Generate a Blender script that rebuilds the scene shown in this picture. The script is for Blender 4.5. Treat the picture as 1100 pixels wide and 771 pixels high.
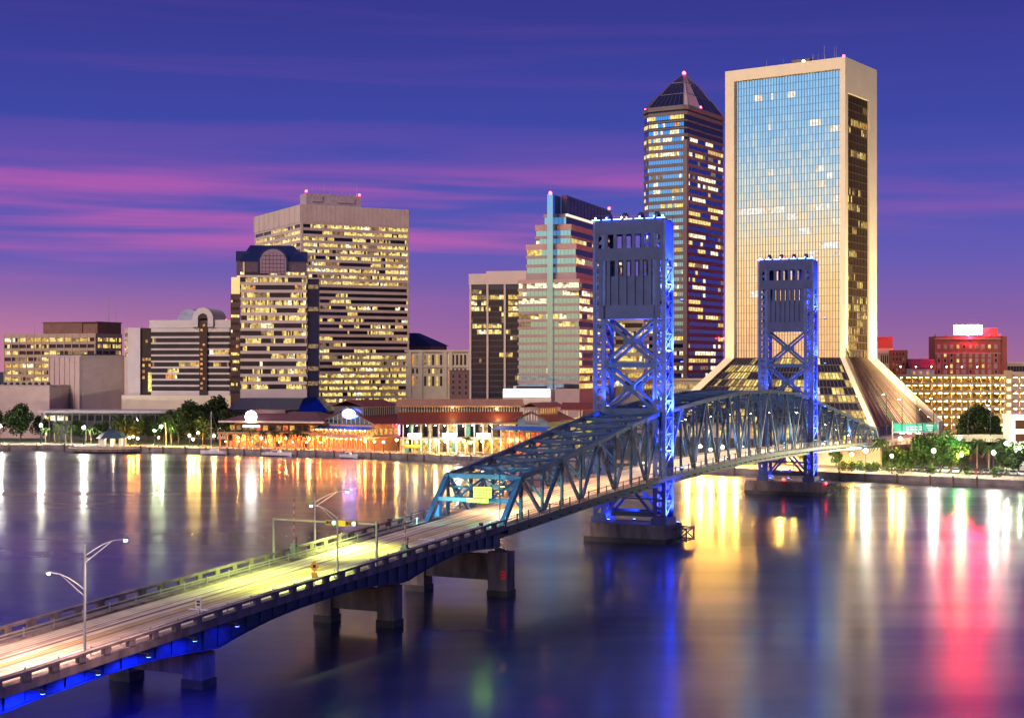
import bpy, math, random
from mathutils import Vector, Matrix
for o in list(bpy.data.objects): bpy.data.objects.remove(o)
S = bpy.context.scene
C = S.collection
RG = random.Random(11)
F, HC, HY = 1616.0, 32.6, 394.0          # focal length (photo pixels), eye height above water, horizon row
rad = math.radians

# ------------------------------------------------------------------ camera
cam = bpy.data.objects.new('camera', bpy.data.cameras.new('camera')); C.objects.link(cam)
cam.location = (0, 0, HC); cam.rotation_euler = (rad(90), 0, 0)
cam.data.sensor_width = 36; cam.data.lens = 36 * F / 1100; cam.data.shift_y = (HY - 385.5) / 1100
cam.data.clip_start = 0.5; cam.data.clip_end = 30000
S.camera = cam
S.view_settings.view_transform = 'Standard'; S.view_settings.look = 'None'
S.view_settings.exposure = 0.0; S.view_settings.gamma = 1
S.render.engine = 'CYCLES'
S.cycles.use_denoising = True
S.cycles.max_bounces = 6; S.cycles.diffuse_bounces = 2; S.cycles.glossy_bounces = 4
S.cycles.sample_clamp_indirect = 8.0; S.cycles.sample_clamp_direct = 0
S.cycles.caustics_reflective = False; S.cycles.caustics_refractive = False

# ------------------------------------------------------------------ dusk sky
def nd(nt, kind, loc=(0, 0), **kw):
    n = nt.nodes.new(kind)
    for k, v in kw.items(): setattr(n, k, v)
    return n
def ramp(nt, stops, fac=None, interp='LINEAR'):
    r = nt.nodes.new('ShaderNodeValToRGB'); r.color_ramp.interpolation = interp
    e = r.color_ramp.elements
    while len(e) < len(stops): e.new(0.5)
    for i, (p, c) in enumerate(stops):
        e[i].position = p; e[i].color = (c[0], c[1], c[2], 1) if hasattr(c, '__len__') else (c, c, c, 1)
    if fac is not None: nt.links.new(fac, r.inputs[0])
    return r
def math_n(nt, op, a, b=None, c=None, clamp=False):
    m = nt.nodes.new('ShaderNodeMath'); m.operation = op; m.use_clamp = clamp
    for i, v in enumerate((a, b, c)):
        if v is None: continue
        if isinstance(v, (int, float)): m.inputs[i].default_value = v
        else: nt.links.new(v, m.inputs[i])
    return m.outputs[0]
def mix(nt, fac, a, b, blend='MIX'):
    m = nt.nodes.new('ShaderNodeMixRGB'); m.blend_type = blend
    for i, v in enumerate((fac, a, b)):
        if isinstance(v, (int, float)): m.inputs[i].default_value = v
        elif isinstance(v, tuple): m.inputs[i].default_value = (v[0], v[1], v[2], 1)
        else: nt.links.new(v, m.inputs[i])
    return m.outputs[0]
def lin(r, g, b):
    q = lambda c: (c / 255 / 12.92) if c / 255 <= .04045 else ((c / 255 + .055) / 1.055) ** 2.4
    return (q(r), q(g), q(b))

W = bpy.data.worlds.new('World'); S.world = W; W.use_nodes = True
nt = W.node_tree; nt.nodes.clear()
tc = nd(nt, 'ShaderNodeTexCoord'); sep = nd(nt, 'ShaderNodeSeparateXYZ'); nt.links.new(tc.outputs['Generated'], sep.inputs[0])
X_, Y_, Z_ = sep.outputs
front = ramp(nt, [(0.0, lin(166, 110, 152)), (0.03, lin(138, 98, 164)), (0.07, lin(104, 92, 180)), (0.11, lin(78, 84, 178)), (0.16, lin(64, 72, 166)), (0.24, lin(55, 56, 142)), (0.5, lin(44, 50, 128)), (1.0, lin(46, 58, 138))], Z_)
glow = ramp(nt, [(0.0, (1.5, .62, .24)), (0.04, (1.65, .80, .28)), (0.08, (1.5, .98, .48)), (0.115, (.90, .92, .84)), (0.155, (.42, .72, .98)), (0.23, (.22, .54, .95)), (0.45, (.10, .24, .62)), (1.0, lin(46, 58, 138))], Z_)
gdot = math_n(nt, 'ADD', math_n(nt, 'MULTIPLY', X_, -.86), math_n(nt, 'MULTIPLY', Y_, -.51))
gf = nd(nt, 'ShaderNodeMapRange', interpolation_type='SMOOTHSTEP'); nt.links.new(gdot, gf.inputs[0])
gf.inputs[1].default_value = -.1; gf.inputs[2].default_value = .85
# long thin dusk clouds: noise stretched along the horizon
comb = nd(nt, 'ShaderNodeCombineXYZ')
nt.links.new(math_n(nt, 'MULTIPLY', X_, 2.0), comb.inputs[0]); nt.links.new(math_n(nt, 'MULTIPLY', Y_, 1.5), comb.inputs[1])
nt.links.new(math_n(nt, 'ADD', math_n(nt, 'MULTIPLY', Z_, 36), math_n(nt, 'MULTIPLY', X_, .35)), comb.inputs[2])
nz = nd(nt, 'ShaderNodeTexNoise'); nz.inputs['Scale'].default_value = 1.0; nz.inputs['Detail'].default_value = 6; nz.inputs['Roughness'].default_value = .5; nz.inputs['Distortion'].default_value = .25
nt.links.new(comb.outputs[0], nz.inputs['Vector'])
cl = ramp(nt, [(.47, 0.0), (.70, 1.0)], nz.outputs['Fac'], 'EASE')
lowband = ramp(nt, [(0.0, .12), (.055, .22), (.075, 1.0), (.118, 1.0), (.14, .28), (.3, .30), (1.0, 0.05)], Z_, 'EASE')
azf = ramp(nt, [(.0, 1.0), (.54, 1.0), (.62, .3), (1.0, .3)], math_n(nt, 'MULTIPLY_ADD', X_, .5, .5))
cloudf = math_n(nt, 'MULTIPLY', math_n(nt, 'MULTIPLY', cl.outputs[0], azf.outputs[0]), lowband.outputs[0], clamp=True)
cloudcol = ramp(nt, [(0.0, lin(185, 105, 165)), (.10, lin(214, 100, 178)), (.15, lin(150, 84, 176)), (.3, lin(120, 78, 176)), (1.0, lin(70, 60, 150))], Z_)
fr = mix(nt, math_n(nt, 'MULTIPLY', cloudf, .68), front.outputs[0], cloudcol.outputs[0])
lg = math_n(nt, 'MULTIPLY', ramp(nt, [(.34, .75), (.5, 0.0)], math_n(nt, 'MULTIPLY_ADD', X_, .5, .5)).outputs[0], ramp(nt, [(0.0, 1.0), (.07, 0.0)], Z_, 'EASE').outputs[0])
fr = mix(nt, lg, fr, lin(206, 132, 158))
sky = mix(nt, gf.outputs[0], fr, glow.outputs[0])
# below the horizon: dim ground tone
below = math_n(nt, 'LESS_THAN', Z_, -0.01)
sky = mix(nt, below, sky, lin(60, 44, 70))
bg = nd(nt, 'ShaderNodeBackground'); bg.inputs[1].default_value = 1.0
wo = nd(nt, 'ShaderNodeOutputWorld'); nt.links.new(sky, bg.inputs[0]); nt.links.new(bg.outputs[0], wo.inputs[0])

# the afterglow of the set sun: one very soft low-strength sun from behind the camera, to the west
sl = bpy.data.lights.new('afterglow_sun', 'SUN'); sl.energy = 2.6; sl.angle = rad(25); sl.color = (1.0, .72, .60)
sun = bpy.data.objects.new('afterglow_sun', sl); C.objects.link(sun)
sun.rotation_euler = Vector((.50, .72, -.62)).to_track_quat('-Z', 'Y').to_euler()

# ------------------------------------------------------------------ materials
MATS = {}
def mat(name, col, rough=.6, metal=0.0, var=.18, scale=.6, bump=0.0, emit=None, es=0.0, spec=.5, stretch=None, sample=True):
    if name in MATS: return MATS[name]
    m = bpy.data.materials.new(name); m.use_nodes = True; t = m.node_tree
    b = t.nodes['Principled BSDF']
    b.inputs['Roughness'].default_value = rough; b.inputs['Metallic'].default_value = metal
    b.inputs['Specular IOR Level'].default_value = spec
    co = nd(t, 'ShaderNodeTexCoord'); src = co.outputs['Object']
    if stretch:
        mp = nd(t, 'ShaderNodeMapping'); mp.inputs['Scale'].default_value = stretch; t.links.new(src, mp.inputs[0]); src = mp.outputs[0]
    n = nd(t, 'ShaderNodeTexNoise'); n.inputs['Scale'].default_value = scale; n.inputs['Detail'].default_value = 5; n.inputs['Roughness'].default_value = .6
    t.links.new(src, n.inputs['Vector'])
    lo = tuple(c * (1 - var) for c in col); hi = tuple(min(1, c * (1 + var)) for c in col)
    r = ramp(t, [(.3, lo), (.7, hi)], n.outputs['Fac']); t.links.new(r.outputs[0], b.inputs['Base Color'])
    if bump:
        bp = nd(t, 'ShaderNodeBump'); bp.inputs['Strength'].default_value = bump; bp.inputs['Distance'].default_value = .1
        t.links.new(n.outputs['Fac'], bp.inputs['Height']); t.links.new(bp.outputs[0], b.inputs['Normal'])
    if emit:
        b.inputs['Emission Color'].default_value = (*emit, 1); b.inputs['Emission Strength'].default_value = es
        if not sample: m.cycles.emission_sampling = 'NONE'
    MATS[name] = m; return m
def lit(name, col, strength, scale=.8, lo=.25):
    """a lamp-lit room behind glass: emission broken up by ceiling lights, blinds and furniture"""
    if name in MATS: return MATS[name]
    m = bpy.data.materials.new(name); m.use_nodes = True; t = m.node_tree; b = t.nodes['Principled BSDF']
    b.inputs['Base Color'].default_value = (.03, .03, .03, 1); b.inputs['Roughness'].default_value = .15
    co = nd(t, 'ShaderNodeTexCoord'); n = nd(t, 'ShaderNodeTexNoise'); n.inputs['Scale'].default_value = scale; n.inputs['Detail'].default_value = 3
    t.links.new(co.outputs['Object'], n.inputs['Vector'])
    r = ramp(t, [(.36, tuple(c * lo for c in col)), (.6, col)], n.outputs['Fac']); t.links.new(r.outputs[0], b.inputs['Emission Color'])
    b.inputs['Emission Strength'].default_value = strength; m.cycles.emission_sampling = 'NONE'
    MATS[name] = m; return m
def lampmat(name, col, s): return mat(name, (.8, .8, .8), .3, emit=col, es=s)
def mirror(name, col, rough=.06, wob=.02, scale=.25, metal=1.0):
    m = mat(name, col, rough, metal, var=.06, scale=scale)
    t = m.node_tree; n = nd(t, 'ShaderNodeTexNoise'); n.inputs['Scale'].default_value = .35; n.inputs['Detail'].default_value = 1
    co = nd(t, 'ShaderNodeTexCoord'); t.links.new(co.outputs['Object'], n.inputs['Vector'])
    bp = nd(t, 'ShaderNodeBump'); bp.inputs['Strength'].default_value = wob * 10; bp.inputs['Distance'].default_value = .05
    t.links.new(n.outputs['Fac'], bp.inputs['Height']); t.links.new(bp.outputs[0], t.nodes['Principled BSDF'].inputs['Normal'])
    return m

L_HI = lit('window_lit_bright', (1.0, .78, .22), 1.35, lo=.4); L_MD = lit('window_lit_warm', (1.0, .66, .15), .95, lo=.4)
L_LO = lit('window_lit_dim', (1.0, .62, .26), .32); L_CO = lit('window_lit_white', (1.0, .93, .60), 1.7)
L_OR = lit('window_lit_orange', (1.0, .38, .08), 1.1)
GLASS = mat('dark_glass', (.022, .024, .034), .08, 0, .3, .2, spec=.3)
GLASSB = mat('navy_bay_glass', (.012, .018, .06), .15, 0, .2, .3, spec=.25)
CYAN = mirror('cyan_mirror_glass', (.62, .80, .92), .05)
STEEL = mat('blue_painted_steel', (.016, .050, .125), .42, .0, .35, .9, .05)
STEELT = mat('floodlit_blue_steel', (.05, .08, .26), .4, .0, .35, .9, .05)  # same bridge blue, lightened: floodlight brightness put into the colour
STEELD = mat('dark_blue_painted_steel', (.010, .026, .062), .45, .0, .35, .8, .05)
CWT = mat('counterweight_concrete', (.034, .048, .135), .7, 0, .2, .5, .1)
CONC = mat('weathered_concrete', (.21, .165, .155), .85, 0, .6, .5, .3, stretch=(1, 1, .25))
CONCD = mat('wet_dark_concrete', (.05, .045, .045), .6, 0, .4, .7, .2)
GALV = mat('galvanised_metal', (.42, .42, .42), .4, .6, .15, 2)
BLACK = mat('black_metal', (.02, .02, .022), .5, .3)
WHITE = mat('white_paint', (.78, .76, .72), .5, 0, .06, 1)
CREAM = mat('cream_concrete', (.58, .50, .37), .75, 0, .08, .25, .05)
WOOD = mat('weathered_timber', (.16, .11, .08), .8, 0, .4, 1.2, .2)
RED_L = lampmat('red_beacon', (1.0, .02, .06), 30); RED_S = lampmat('red_marker_light', (1.0, .03, .03), 12)
BLUE_L = lampmat('blue_led', (.05, .12, 1.0), 26); WHT_L = lampmat('white_lamp', (1.0, .92, .70), 60); CYB_L = lampmat('cyan_led', (.3, .7, 1.0), 26)
YEL_L = lampmat('yellow_lamp', (1.0, .66, .16), 40); ORG_L = lampmat('orange_lamp', (1.0, .36, .05), 34); GRN_L = lampmat('green_lamp', (.05, 1.0, .45), 26)

# ------------------------------------------------------------------ mesh helpers
class MB:
    def __init__(s): s.v = []; s.f = []; s.m = []
    def face(s, pts, m=0):
        i = len(s.v); s.v += [tuple(p) for p in pts]; s.f.append(tuple(range(i, i + len(pts)))); s.m.append(m)
    def box(s, x0, x1, y0, y1, z0, z1, m=0): s.hexa([(x0, y0, z0), (x1, y0, z0), (x1, y1, z0), (x0, y1, z0)], [(x0, y0, z1), (x1, y0, z1), (x1, y1, z1), (x0, y1, z1)], m)
    def hexa(s, b, t, m=0):
        i = len(s.v); n = len(b); s.v += [tuple(p) for p in b] + [tuple(p) for p in t]
        s.f.append(tuple(i + k for k in reversed(range(n)))); s.f.append(tuple(i + n + k for k in range(n)))
        for k in range(n):
            q = (k + 1) % n; s.f.append((i + k, i + q, i + n + q, i + n + k))
        s.m += [m] * (n + 2)
    def prism(s, poly, z0, z1, m=0): s.hexa([(x, y, z0) for x, y in poly], [(x, y, z1) for x, y in poly], m)
    def beam(s, p, q, w, h=None, m=0, up=(0, 0, 1)):
        p, q = Vector(p), Vector(q); h = h or w; d = (q - p)
        if d.length < 1e-6: return
        d.normalize(); u = Vector(up)
        if abs(d.dot(u)) > .98: u = Vector((0, 1, 0))
        a = d.cross(u).normalized() * (w / 2); b = a.cross(d).normalized() * (h / 2)
        s.hexa([p - a - b, p + a - b, p + a + b, p - a + b], [q - a - b, q + a - b, q + a + b, q - a + b], m)
    def tube(s, p, q, r0, r1=None, n=8, m=0):
        p, q = Vector(p), Vector(q); r1 = r0 if r1 is None else r1; d = (q - p).normalized()
        u = Vector((0, 0, 1)) if abs(d.z) < .95 else Vector((1, 0, 0))
        a = d.cross(u).normalized(); b = a.cross(d)
        cs = [(math.cos(k * 2 * math.pi / n), math.sin(k * 2 * math.pi / n)) for k in range(n)]
        s.hexa([p + a * (c * r0) + b * (e * r0) for c, e in cs], [q + a * (c * r1) + b * (e * r1) for c, e in cs], m)
    def path(s, pts, r, n=6, m=0):
        for a, b in zip(pts, pts[1:]): s.tube(a, b, r, r, n, m)
    def ball(s, c, r, m=0, seg=8, rings=5, sz=1):
        c = Vector(c); i = len(s.v); s.v.append(tuple(c + Vector((0, 0, r * sz))))
        for k in range(1, rings):
            t = math.pi * k / rings
            for j in range(seg):
                p = 2 * math.pi * j / seg; s.v.append((c.x + r * math.sin(t) * math.cos(p), c.y + r * math.sin(t) * math.sin(p), c.z + r * sz * math.cos(t)))
        s.v.append(tuple(c - Vector((0, 0, r * sz)))); e = len(s.v) - 1
        for j in range(seg):
            q = (j + 1) % seg; s.f.append((i, i + 1 + j, i + 1 + q)); s.m.append(m)
            for k in range(rings - 2):
                a = i + 1 + k * seg; s.f.append((a + j, a + seg + j, a + seg + q, a + q)); s.m.append(m)
            a = i + 1 + (rings - 2) * seg; s.f.append((a + j, e, a + q)); s.m.append(m)
    def gable(s, x0, x1, y0, y1, z0, z1, axis='y', m=0, th=.3, over=.8):
        """pitched roof with thickness; ridge along axis"""
        if axis == 'y':
            xm = (x0 + x1) / 2
            for xa in (x0 - over, x1 + over):
                s.hexa([(xa, y0 - over, z0), (xm, y0 - over, z1), (xm, y1 + over, z1), (xa, y1 + over, z0)], [(xa, y0 - over, z0 + th), (xm, y0 - over, z1 + th), (xm, y1 + over, z1 + th), (xa, y1 + over, z0 + th)], m)
        else:
            ym = (y0 + y1) / 2
            for ya in (y0 - over, y1 + over):
                s.hexa([(x0 - over, ya, z0), (x0 - over, ym, z1), (x1 + over, ym, z1), (x1 + over, ya, z0)], [(x0 - over, ya, z0 + th), (x0 - over, ym, z1 + th), (x1 + over, ym, z1 + th), (x1 + over, ya, z0 + th)], m)
    def build(s, name, mats, parent=None, smooth=False):
        me = bpy.data.meshes.new(name); me.from_pydata(s.v, [], s.f)
        mats = mats if isinstance(mats, (list, tuple)) else [mats]
        for k in mats: me.materials.append(k)
        me.polygons.foreach_set('material_index', s.m)
        if smooth: me.polygons.foreach_set('use_smooth', [True] * len(s.f))
        me.update()
        o = bpy.data.objects.new(name, me); C.objects.link(o)
        if parent is not None: o.parent = parent
        return o
def tag(o, label=None, cat=None, group=None, kind=None):
    for k, v in (('label', label), ('category', cat), ('group', group), ('kind', kind)):
        if v: o[k] = v
    return o
def thing(name, loc, label, cat, group=None, rz=0.0):
    o = bpy.data.objects.new(name, None); C.objects.link(o); o.location = loc; o.rotation_euler = (0, 0, rz); o.empty_display_size = .5
    return tag(o, label, cat, group)
def copy_tree(o, parent=None):
    c = o.copy(); C.objects.link(c)
    if parent is not None: c.parent = parent
    for ch in list(o.children): copy_tree(ch, c)
    return c
def lamp(name, parent, loc, power, col, kind='POINT', r=.3, aim=None, angle=70, blend=.6):
    l = bpy.data.lights.new(name, kind); l.energy = power; l.color = col; l.shadow_soft_size = r
    if kind == 'SPOT': l.spot_size = rad(angle); l.spot_blend = blend
    o = bpy.data.objects.new(name, l); C.objects.link(o); o.location = loc
    if parent is not None: o.parent = parent
    if aim is not None: o.rotation_euler = Vector(aim).to_track_quat('-Z', 'Y').to_euler()
    return o
def interp(tab, x):
    if x <= tab[0][0]: return tab[0][1]
    for (a, b), (c, d) in zip(tab, tab[1:]):
        if x <= c: return b + (d - b) * (x - a) / (c - a)
    return tab[-1][1]
ORD = ['first', 'second', 'third', 'fourth', 'fifth', 'sixth', 'seventh', 'eighth', 'ninth', 'tenth', 'eleventh', 'twelfth', 'thirteenth', 'fourteenth', 'fifteenth', 'sixteenth', 'seventeenth', 'eighteenth', 'nineteenth', 'twentieth']

# ------------------------------------------------------------------ river, land
SHORE = [(0, 484), (70, 484), (160, 486.5), (245, 488), (360, 491), (475, 495.8), (600, 502), (750, 508.5), (930, 517), (1100, 525)]
def shoreY(x):
    if x < 0: return 585 - x * .05
    return HC * F / (interp(SHORE, x) - HY)
def G(x, off, z=2.3):
    """ground point seen in column x of the view direction fan, off metres behind the quay edge"""
    Y = shoreY(x) + off; return Vector(((x - 550) * Y / F, Y, z))
SH = [Vector(((x - 550) * (HC * F / (y - HY)) / F, HC * F / (y - HY), 0)) for x, y in SHORE]
SH = [Vector((-2600, 760, 0)), Vector((-700, 640, 0))] + SH + [Vector((330, 300, 0)), Vector((900, -60, 0)), Vector((2600, -500, 0))]

def water_mat():
    m = bpy.data.materials.new('river_water'); m.use_nodes = True; t = m.node_tree; b = t.nodes['Principled BSDF']
    b.inputs['Base Color'].default_value = (.004, .008, .065, 1); b.inputs['IOR'].default_value = 2.6
    b.inputs['Specular IOR Level'].default_value = .5
    co = nd(t, 'ShaderNodeTexCoord')
    mp = nd(t, 'ShaderNodeMapping'); mp.inputs['Scale'].default_value = (.006, .03, 1); t.links.new(co.outputs['Object'], mp.inputs[0])
    n = nd(t, 'ShaderNodeTexNoise'); n.inputs['Scale'].default_value = 1; n.inputs['Detail'].default_value = 4; t.links.new(mp.outputs[0], n.inputs['Vector'])
    r = ramp(t, [(.35, .13), (.65, .17)], n.outputs['Fac']); t.links.new(r.outputs[0], b.inputs['Roughness'])
    mp2 = nd(t, 'ShaderNodeMapping'); mp2.inputs['Scale'].default_value = (.05, .16, 1); t.links.new(co.outputs['Object'], mp2.inputs[0])
    n2 = nd(t, 'ShaderNodeTexNoise'); n2.inputs['Scale'].default_value = 1; n2.inputs['Detail'].default_value = 3; t.links.new(mp2.outputs[0], n2.inputs['Vector'])
    bp = nd(t, 'ShaderNodeBump'); bp.inputs['Strength'].default_value = .025; bp.inputs['Distance'].default_value = .12
    t.links.new(n2.outputs['Fac'], bp.inputs['Height']); t.links.new(bp.outputs[0], b.inputs['Normal'])
    # calm water between rippled patches: a second, rougher lobe gives the long streaks
    b2 = nd(t, 'ShaderNodeBsdfPrincipled'); b2.inputs['Base Color'].default_value = (.004, .008, .065, 1); b2.inputs['IOR'].default_value = 2.6; b2.inputs['Roughness'].default_value = .30
    ms = nd(t, 'ShaderNodeMixShader'); r2 = ramp(t, [(.35, .26), (.65, .74)], n.outputs['Fac']); t.links.new(r2.outputs[0], ms.inputs[0])
    t.links.new(b.outputs[0], ms.inputs[1]); t.links.new(b2.outputs[0], ms.inputs[2]); t.links.new(ms.outputs[0], t.nodes['Material Output'].inputs[0])
    return m
mb = MB(); mb.face([(-3000, -900, 0), (3000, -900, 0), (3000, 9000, 0), (-3000, 9000, 0)])
tag(mb.build('river', water_mat()), 'calm dark river reflecting the city lights', 'river', kind='structure')
GROUND = mat('city_ground', (.055, .05, .045), .9, 0, .5, .08, .2)
mb = MB(); top = [(p.x, p.y, 2.2) for p in SH] + [(9000, -500, 2.2), (9000, 9000, 2.2), (-9000, 9000, 2.2), (-9000, 760, 2.2)]
mb.hexa([(x, y, -3) for x, y, z in top], top)
tag(mb.build('city_ground', GROUND), 'dark city ground behind the river quay', 'ground', kind='structure')
# ================================================================== BRIDGE (local frame: x across, y along, z up)
TH = rad(24.8); BX, BY = 22.8, 283.0
def BW(r, s, z=0): return Vector((BX + s * math.sin(TH) + r * math.cos(TH), BY + s * math.cos(TH) - r * math.sin(TH), z))
bridge = thing('lift_bridge', (BX, BY, 0), 'blue steel vertical lift bridge with two towers crossing the river', 'bridge', rz=-TH)
ZD = [(-320, 3.2), (-240, 4.2), (-170, 5.6), (-140, 7.0), (-102, 8.5), (-71, 9.8), (-35, 11.3), (0, 12.3), (30, 12.75), (57, 12.85), (90, 12.5), (115, 12.0), (160, 10.8), (203, 9.4), (260, 8.0), (330, 7.0)]
def zd(s): return interp(ZD, s)
def ribbon(mb, r0, r1, zoff, th, s0, s1, step=5, m=0):
    n = max(1, int(round((s1 - s0) / step)))
    for k in range(n):
        a = s0 + (s1 - s0) * k / n; b = s0 + (s1 - s0) * (k + 1) / n; za, zb = zd(a) + zoff, zd(b) + zoff
        mb.hexa([(r0, a, za - th), (r1, a, za - th), (r1, b, zb - th), (r0, b, zb - th)], [(r0, a, za), (r1, a, za), (r1, b, zb), (r0, b, zb)], m)
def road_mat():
    m = bpy.data.materials.new('light_streaked_road'); m.use_nodes = True; t = m.node_tree; b = t.nodes['Principled BSDF']
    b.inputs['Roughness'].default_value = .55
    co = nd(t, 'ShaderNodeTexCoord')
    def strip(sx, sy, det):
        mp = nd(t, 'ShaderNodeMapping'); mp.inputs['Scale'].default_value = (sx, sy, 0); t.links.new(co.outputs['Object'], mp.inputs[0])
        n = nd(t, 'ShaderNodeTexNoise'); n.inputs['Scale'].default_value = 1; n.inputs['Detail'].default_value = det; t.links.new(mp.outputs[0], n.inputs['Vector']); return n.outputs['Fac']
    a = ramp(t, [(.34, (.16, .07, .05)), (.42, (.42, .27, .17)), (.47, (.72, .64, .48)), (.52, (.70, .60, .42)), (.58, (.26, .14, .08)), (.66, (.56, .48, .30))], strip(.75, .004, 3))  # lengthwise pale and brown streaks: traffic light trails put into the colour
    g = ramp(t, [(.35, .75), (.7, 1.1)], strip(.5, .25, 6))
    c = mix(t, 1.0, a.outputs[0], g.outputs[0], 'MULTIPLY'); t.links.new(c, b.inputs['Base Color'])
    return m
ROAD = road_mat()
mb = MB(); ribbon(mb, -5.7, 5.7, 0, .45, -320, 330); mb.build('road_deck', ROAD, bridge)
YELP = mat('yellow_road_paint', (.62, .42, .05), .6, 0, .2, 1.5); WHP = mat('white_road_paint', (.72, .70, .66), .6, 0, .15, 1.5)
mb = MB()
for x in (-.22, .22): ribbon(mb, x - .07, x + .07, .006, .004, -318, 328)
mb.build('centre_line', YELP, bridge)
mb = MB()
for s in range(-315, 325, 12):
    for x in (-2.9, 2.9): ribbon(mb, x - .07, x + .07, .006, .004, s, s + 3.2, 5)
for s in (-86.0, -137.0): mb.hexa([(.5, s, zd(s) + .003), (5.5, s, zd(s) + .003), (5.5, s + .6, zd(s + .6) + .003), (.5, s + .6, zd(s + .6) + .003)], [(.5, s, zd(s) + .007), (5.5, s, zd(s) + .007), (5.5, s + .6, zd(s + .6) + .007), (.5, s + .6, zd(s + .6) + .007)])
mb.build('lane_marking', WHP, bridge)
for sg in (-1, 1):
    r0, r1 = (5.702, 7.7) if sg > 0 else (-7.7, -5.702)
    mb = MB(); ribbon(mb, r0, r1, .2, .5, -320, 330); mb.build('sidewalk', CONC, bridge)
    # concrete balustrade of the approach: sill, rail and posts with open panels
    mb = MB(); a, b = (7.3, 7.7) if sg > 0 else (-7.7, -7.3)
    ribbon(mb, a, b, .5, .297, -320, -73.6); ribbon(mb, a - .05, b + .05, 1.32, .26, -320, -73.6)
    s = -318.0
    while s < -74:
        mb.box(a - .03, b + .03, s - .45, s + .45, zd(s) + .48, zd(s) + 1.07); s += 3.4
    mb.build('parapet', CONC, bridge)
    mb = MB(); x = 5.9 * sg
    ribbon(mb, x - .07, x + .07, .95, .12, -320, -73.6); ribbon(mb, x - .05, x + .05, .6, .10, -320, -73.6)
    s = -318.0
    while s < -74: mb.box(x - .06, x + .06, s - .06, s + .06, zd(s) + .2, zd(s) + 1.12); s += 4.2
    mb.build('guard_rail', GALV, bridge)
    # steel railing of the truss spans
    mb = MB(); x = 7.62 * sg
    for h, w in ((1.3, .09), (.95, .06), (.6, .06), (.32, .08)): ribbon(mb, x - w / 2, x + w / 2, h + .2, w, -73, 204)
    s = -73.0
    while s < 204: mb.box(x - .08, x + .08, s - .08, s + .08, zd(s) + .2, zd(s) + 1.62); s += 3.95
    mb.build('railing', STEELD, bridge)
    # fascia girders: haunched plate girders on the approach, walkway fascia on the trusses
    mb = MB(); x = 6.4 * sg; HP = [-222, -181, -140.5, -101, -72]
    def gd(s):
        k = min(abs(s - p) for p in HP); return 1.15 + 1.35 * max(0, 1 - k / 17.0) ** 2
    s = -300.0
    while s < -73:
        e = min(s + 2.5, -72.5); za, zb = zd(s) - .45, zd(e) - .45
        mb.hexa([(x - .15, s, za - gd(s)), (x + .15, s, za - gd(s)), (x + .15, e, zb - gd(e)), (x - .15, e, zb - gd(e))], [(x - .15, s, za), (x + .15, s, za), (x + .15, e, zb), (x - .15, e, zb)])
        mb.box(x - .3, x + .3, s - .06, s + .06, za - gd(s) + .05, za - .02)
        mb.hexa([(x - .34, s, za - gd(s) - .12), (x + .34, s, za - gd(s) - .12), (x + .34, e, zb - gd(e) - .12), (x - .34, e, zb - gd(e) - .12)], [(x - .34, s, za - gd(s) - .002), (x + .34, s, za - gd(s) - .002), (x + .34, e, zb - gd(e) - .002), (x - .34, e, zb - gd(e) - .002)])
        s = e
    mb.build('girder', STEEL, bridge)
    mb = MB(); ribbon(mb, 7.705 * sg - .06, 7.705 * sg + .06, .15, .8, -72.4, 204)
    s = -72
    while s < 204: mb.box(min(6.2 * sg, 7.6 * sg), max(6.2 * sg, 7.6 * sg), s - .12, s + .12, zd(s) - .95, zd(s) - .31); s += 3.95
    mb.build('walkway_fascia', STEELD, bridge)
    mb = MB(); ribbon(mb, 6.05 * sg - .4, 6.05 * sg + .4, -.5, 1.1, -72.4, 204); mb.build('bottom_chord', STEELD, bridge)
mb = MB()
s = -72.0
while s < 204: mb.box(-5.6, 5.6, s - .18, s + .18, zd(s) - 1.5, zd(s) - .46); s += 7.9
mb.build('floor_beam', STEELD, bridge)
# piers of the approach
for s, w, hw, colw in ((-72.4, 6.65, 1.5, 2.6), (-101, 4.6, 1.2, 2.2), (-140.5, 4.6, 1.2, 2.2), (-181, 4.6, 1.2, 2.2), (-222, 4.6, 1.2, 2.2)):
    zt = zd(s) - .45 - 2.5 - .12 - .3
    mb = MB()
    for sg in (-1, 1): mb.box(sg * w - hw, sg * w + hw, s - colw / 2, s + colw / 2, .75, zt)
    mb.box(-w + hw, w - hw, s - colw / 3, s + colw / 3, zt * .36, zt - .5)
    for sg in (-1, 1): mb.box(sg * 6.4 - .5 if w > 5 else sg * (w + .6) - .5, sg * 6.4 + .5 if w > 5 else sg * (w + .6) + .5, s - .6, s + .6, zt, zt + .3)
    p = mb.build('pier', CONC, bridge)
    for sg in (-1, 1):
        mb = MB(); mb.box(sg * w - hw - .12, sg * w + hw + .12, s - colw / 2 - .12, s + colw / 2 + .12, -2, .9); mb.build('pier_footing', CONCD, p)
    if s == -72.4:
        mb = MB()
        for k in range(3): mb.box(w + .5, w + 1.2, s - colw / 2 - .08, s - colw / 2 - .002, 2.6 + .45 * k, 2.83 + .45 * k)
        mb.box(w + 1.1, w + 1.3, s - colw / 2 - .08, s - colw / 2 - .003, 2.6, 3.73)
        mb.build('clearance_gauge', mat('red_gauge_paint', (.7, .02, .04), .5, emit=(1, .02, .05), es=.12), p)

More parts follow.
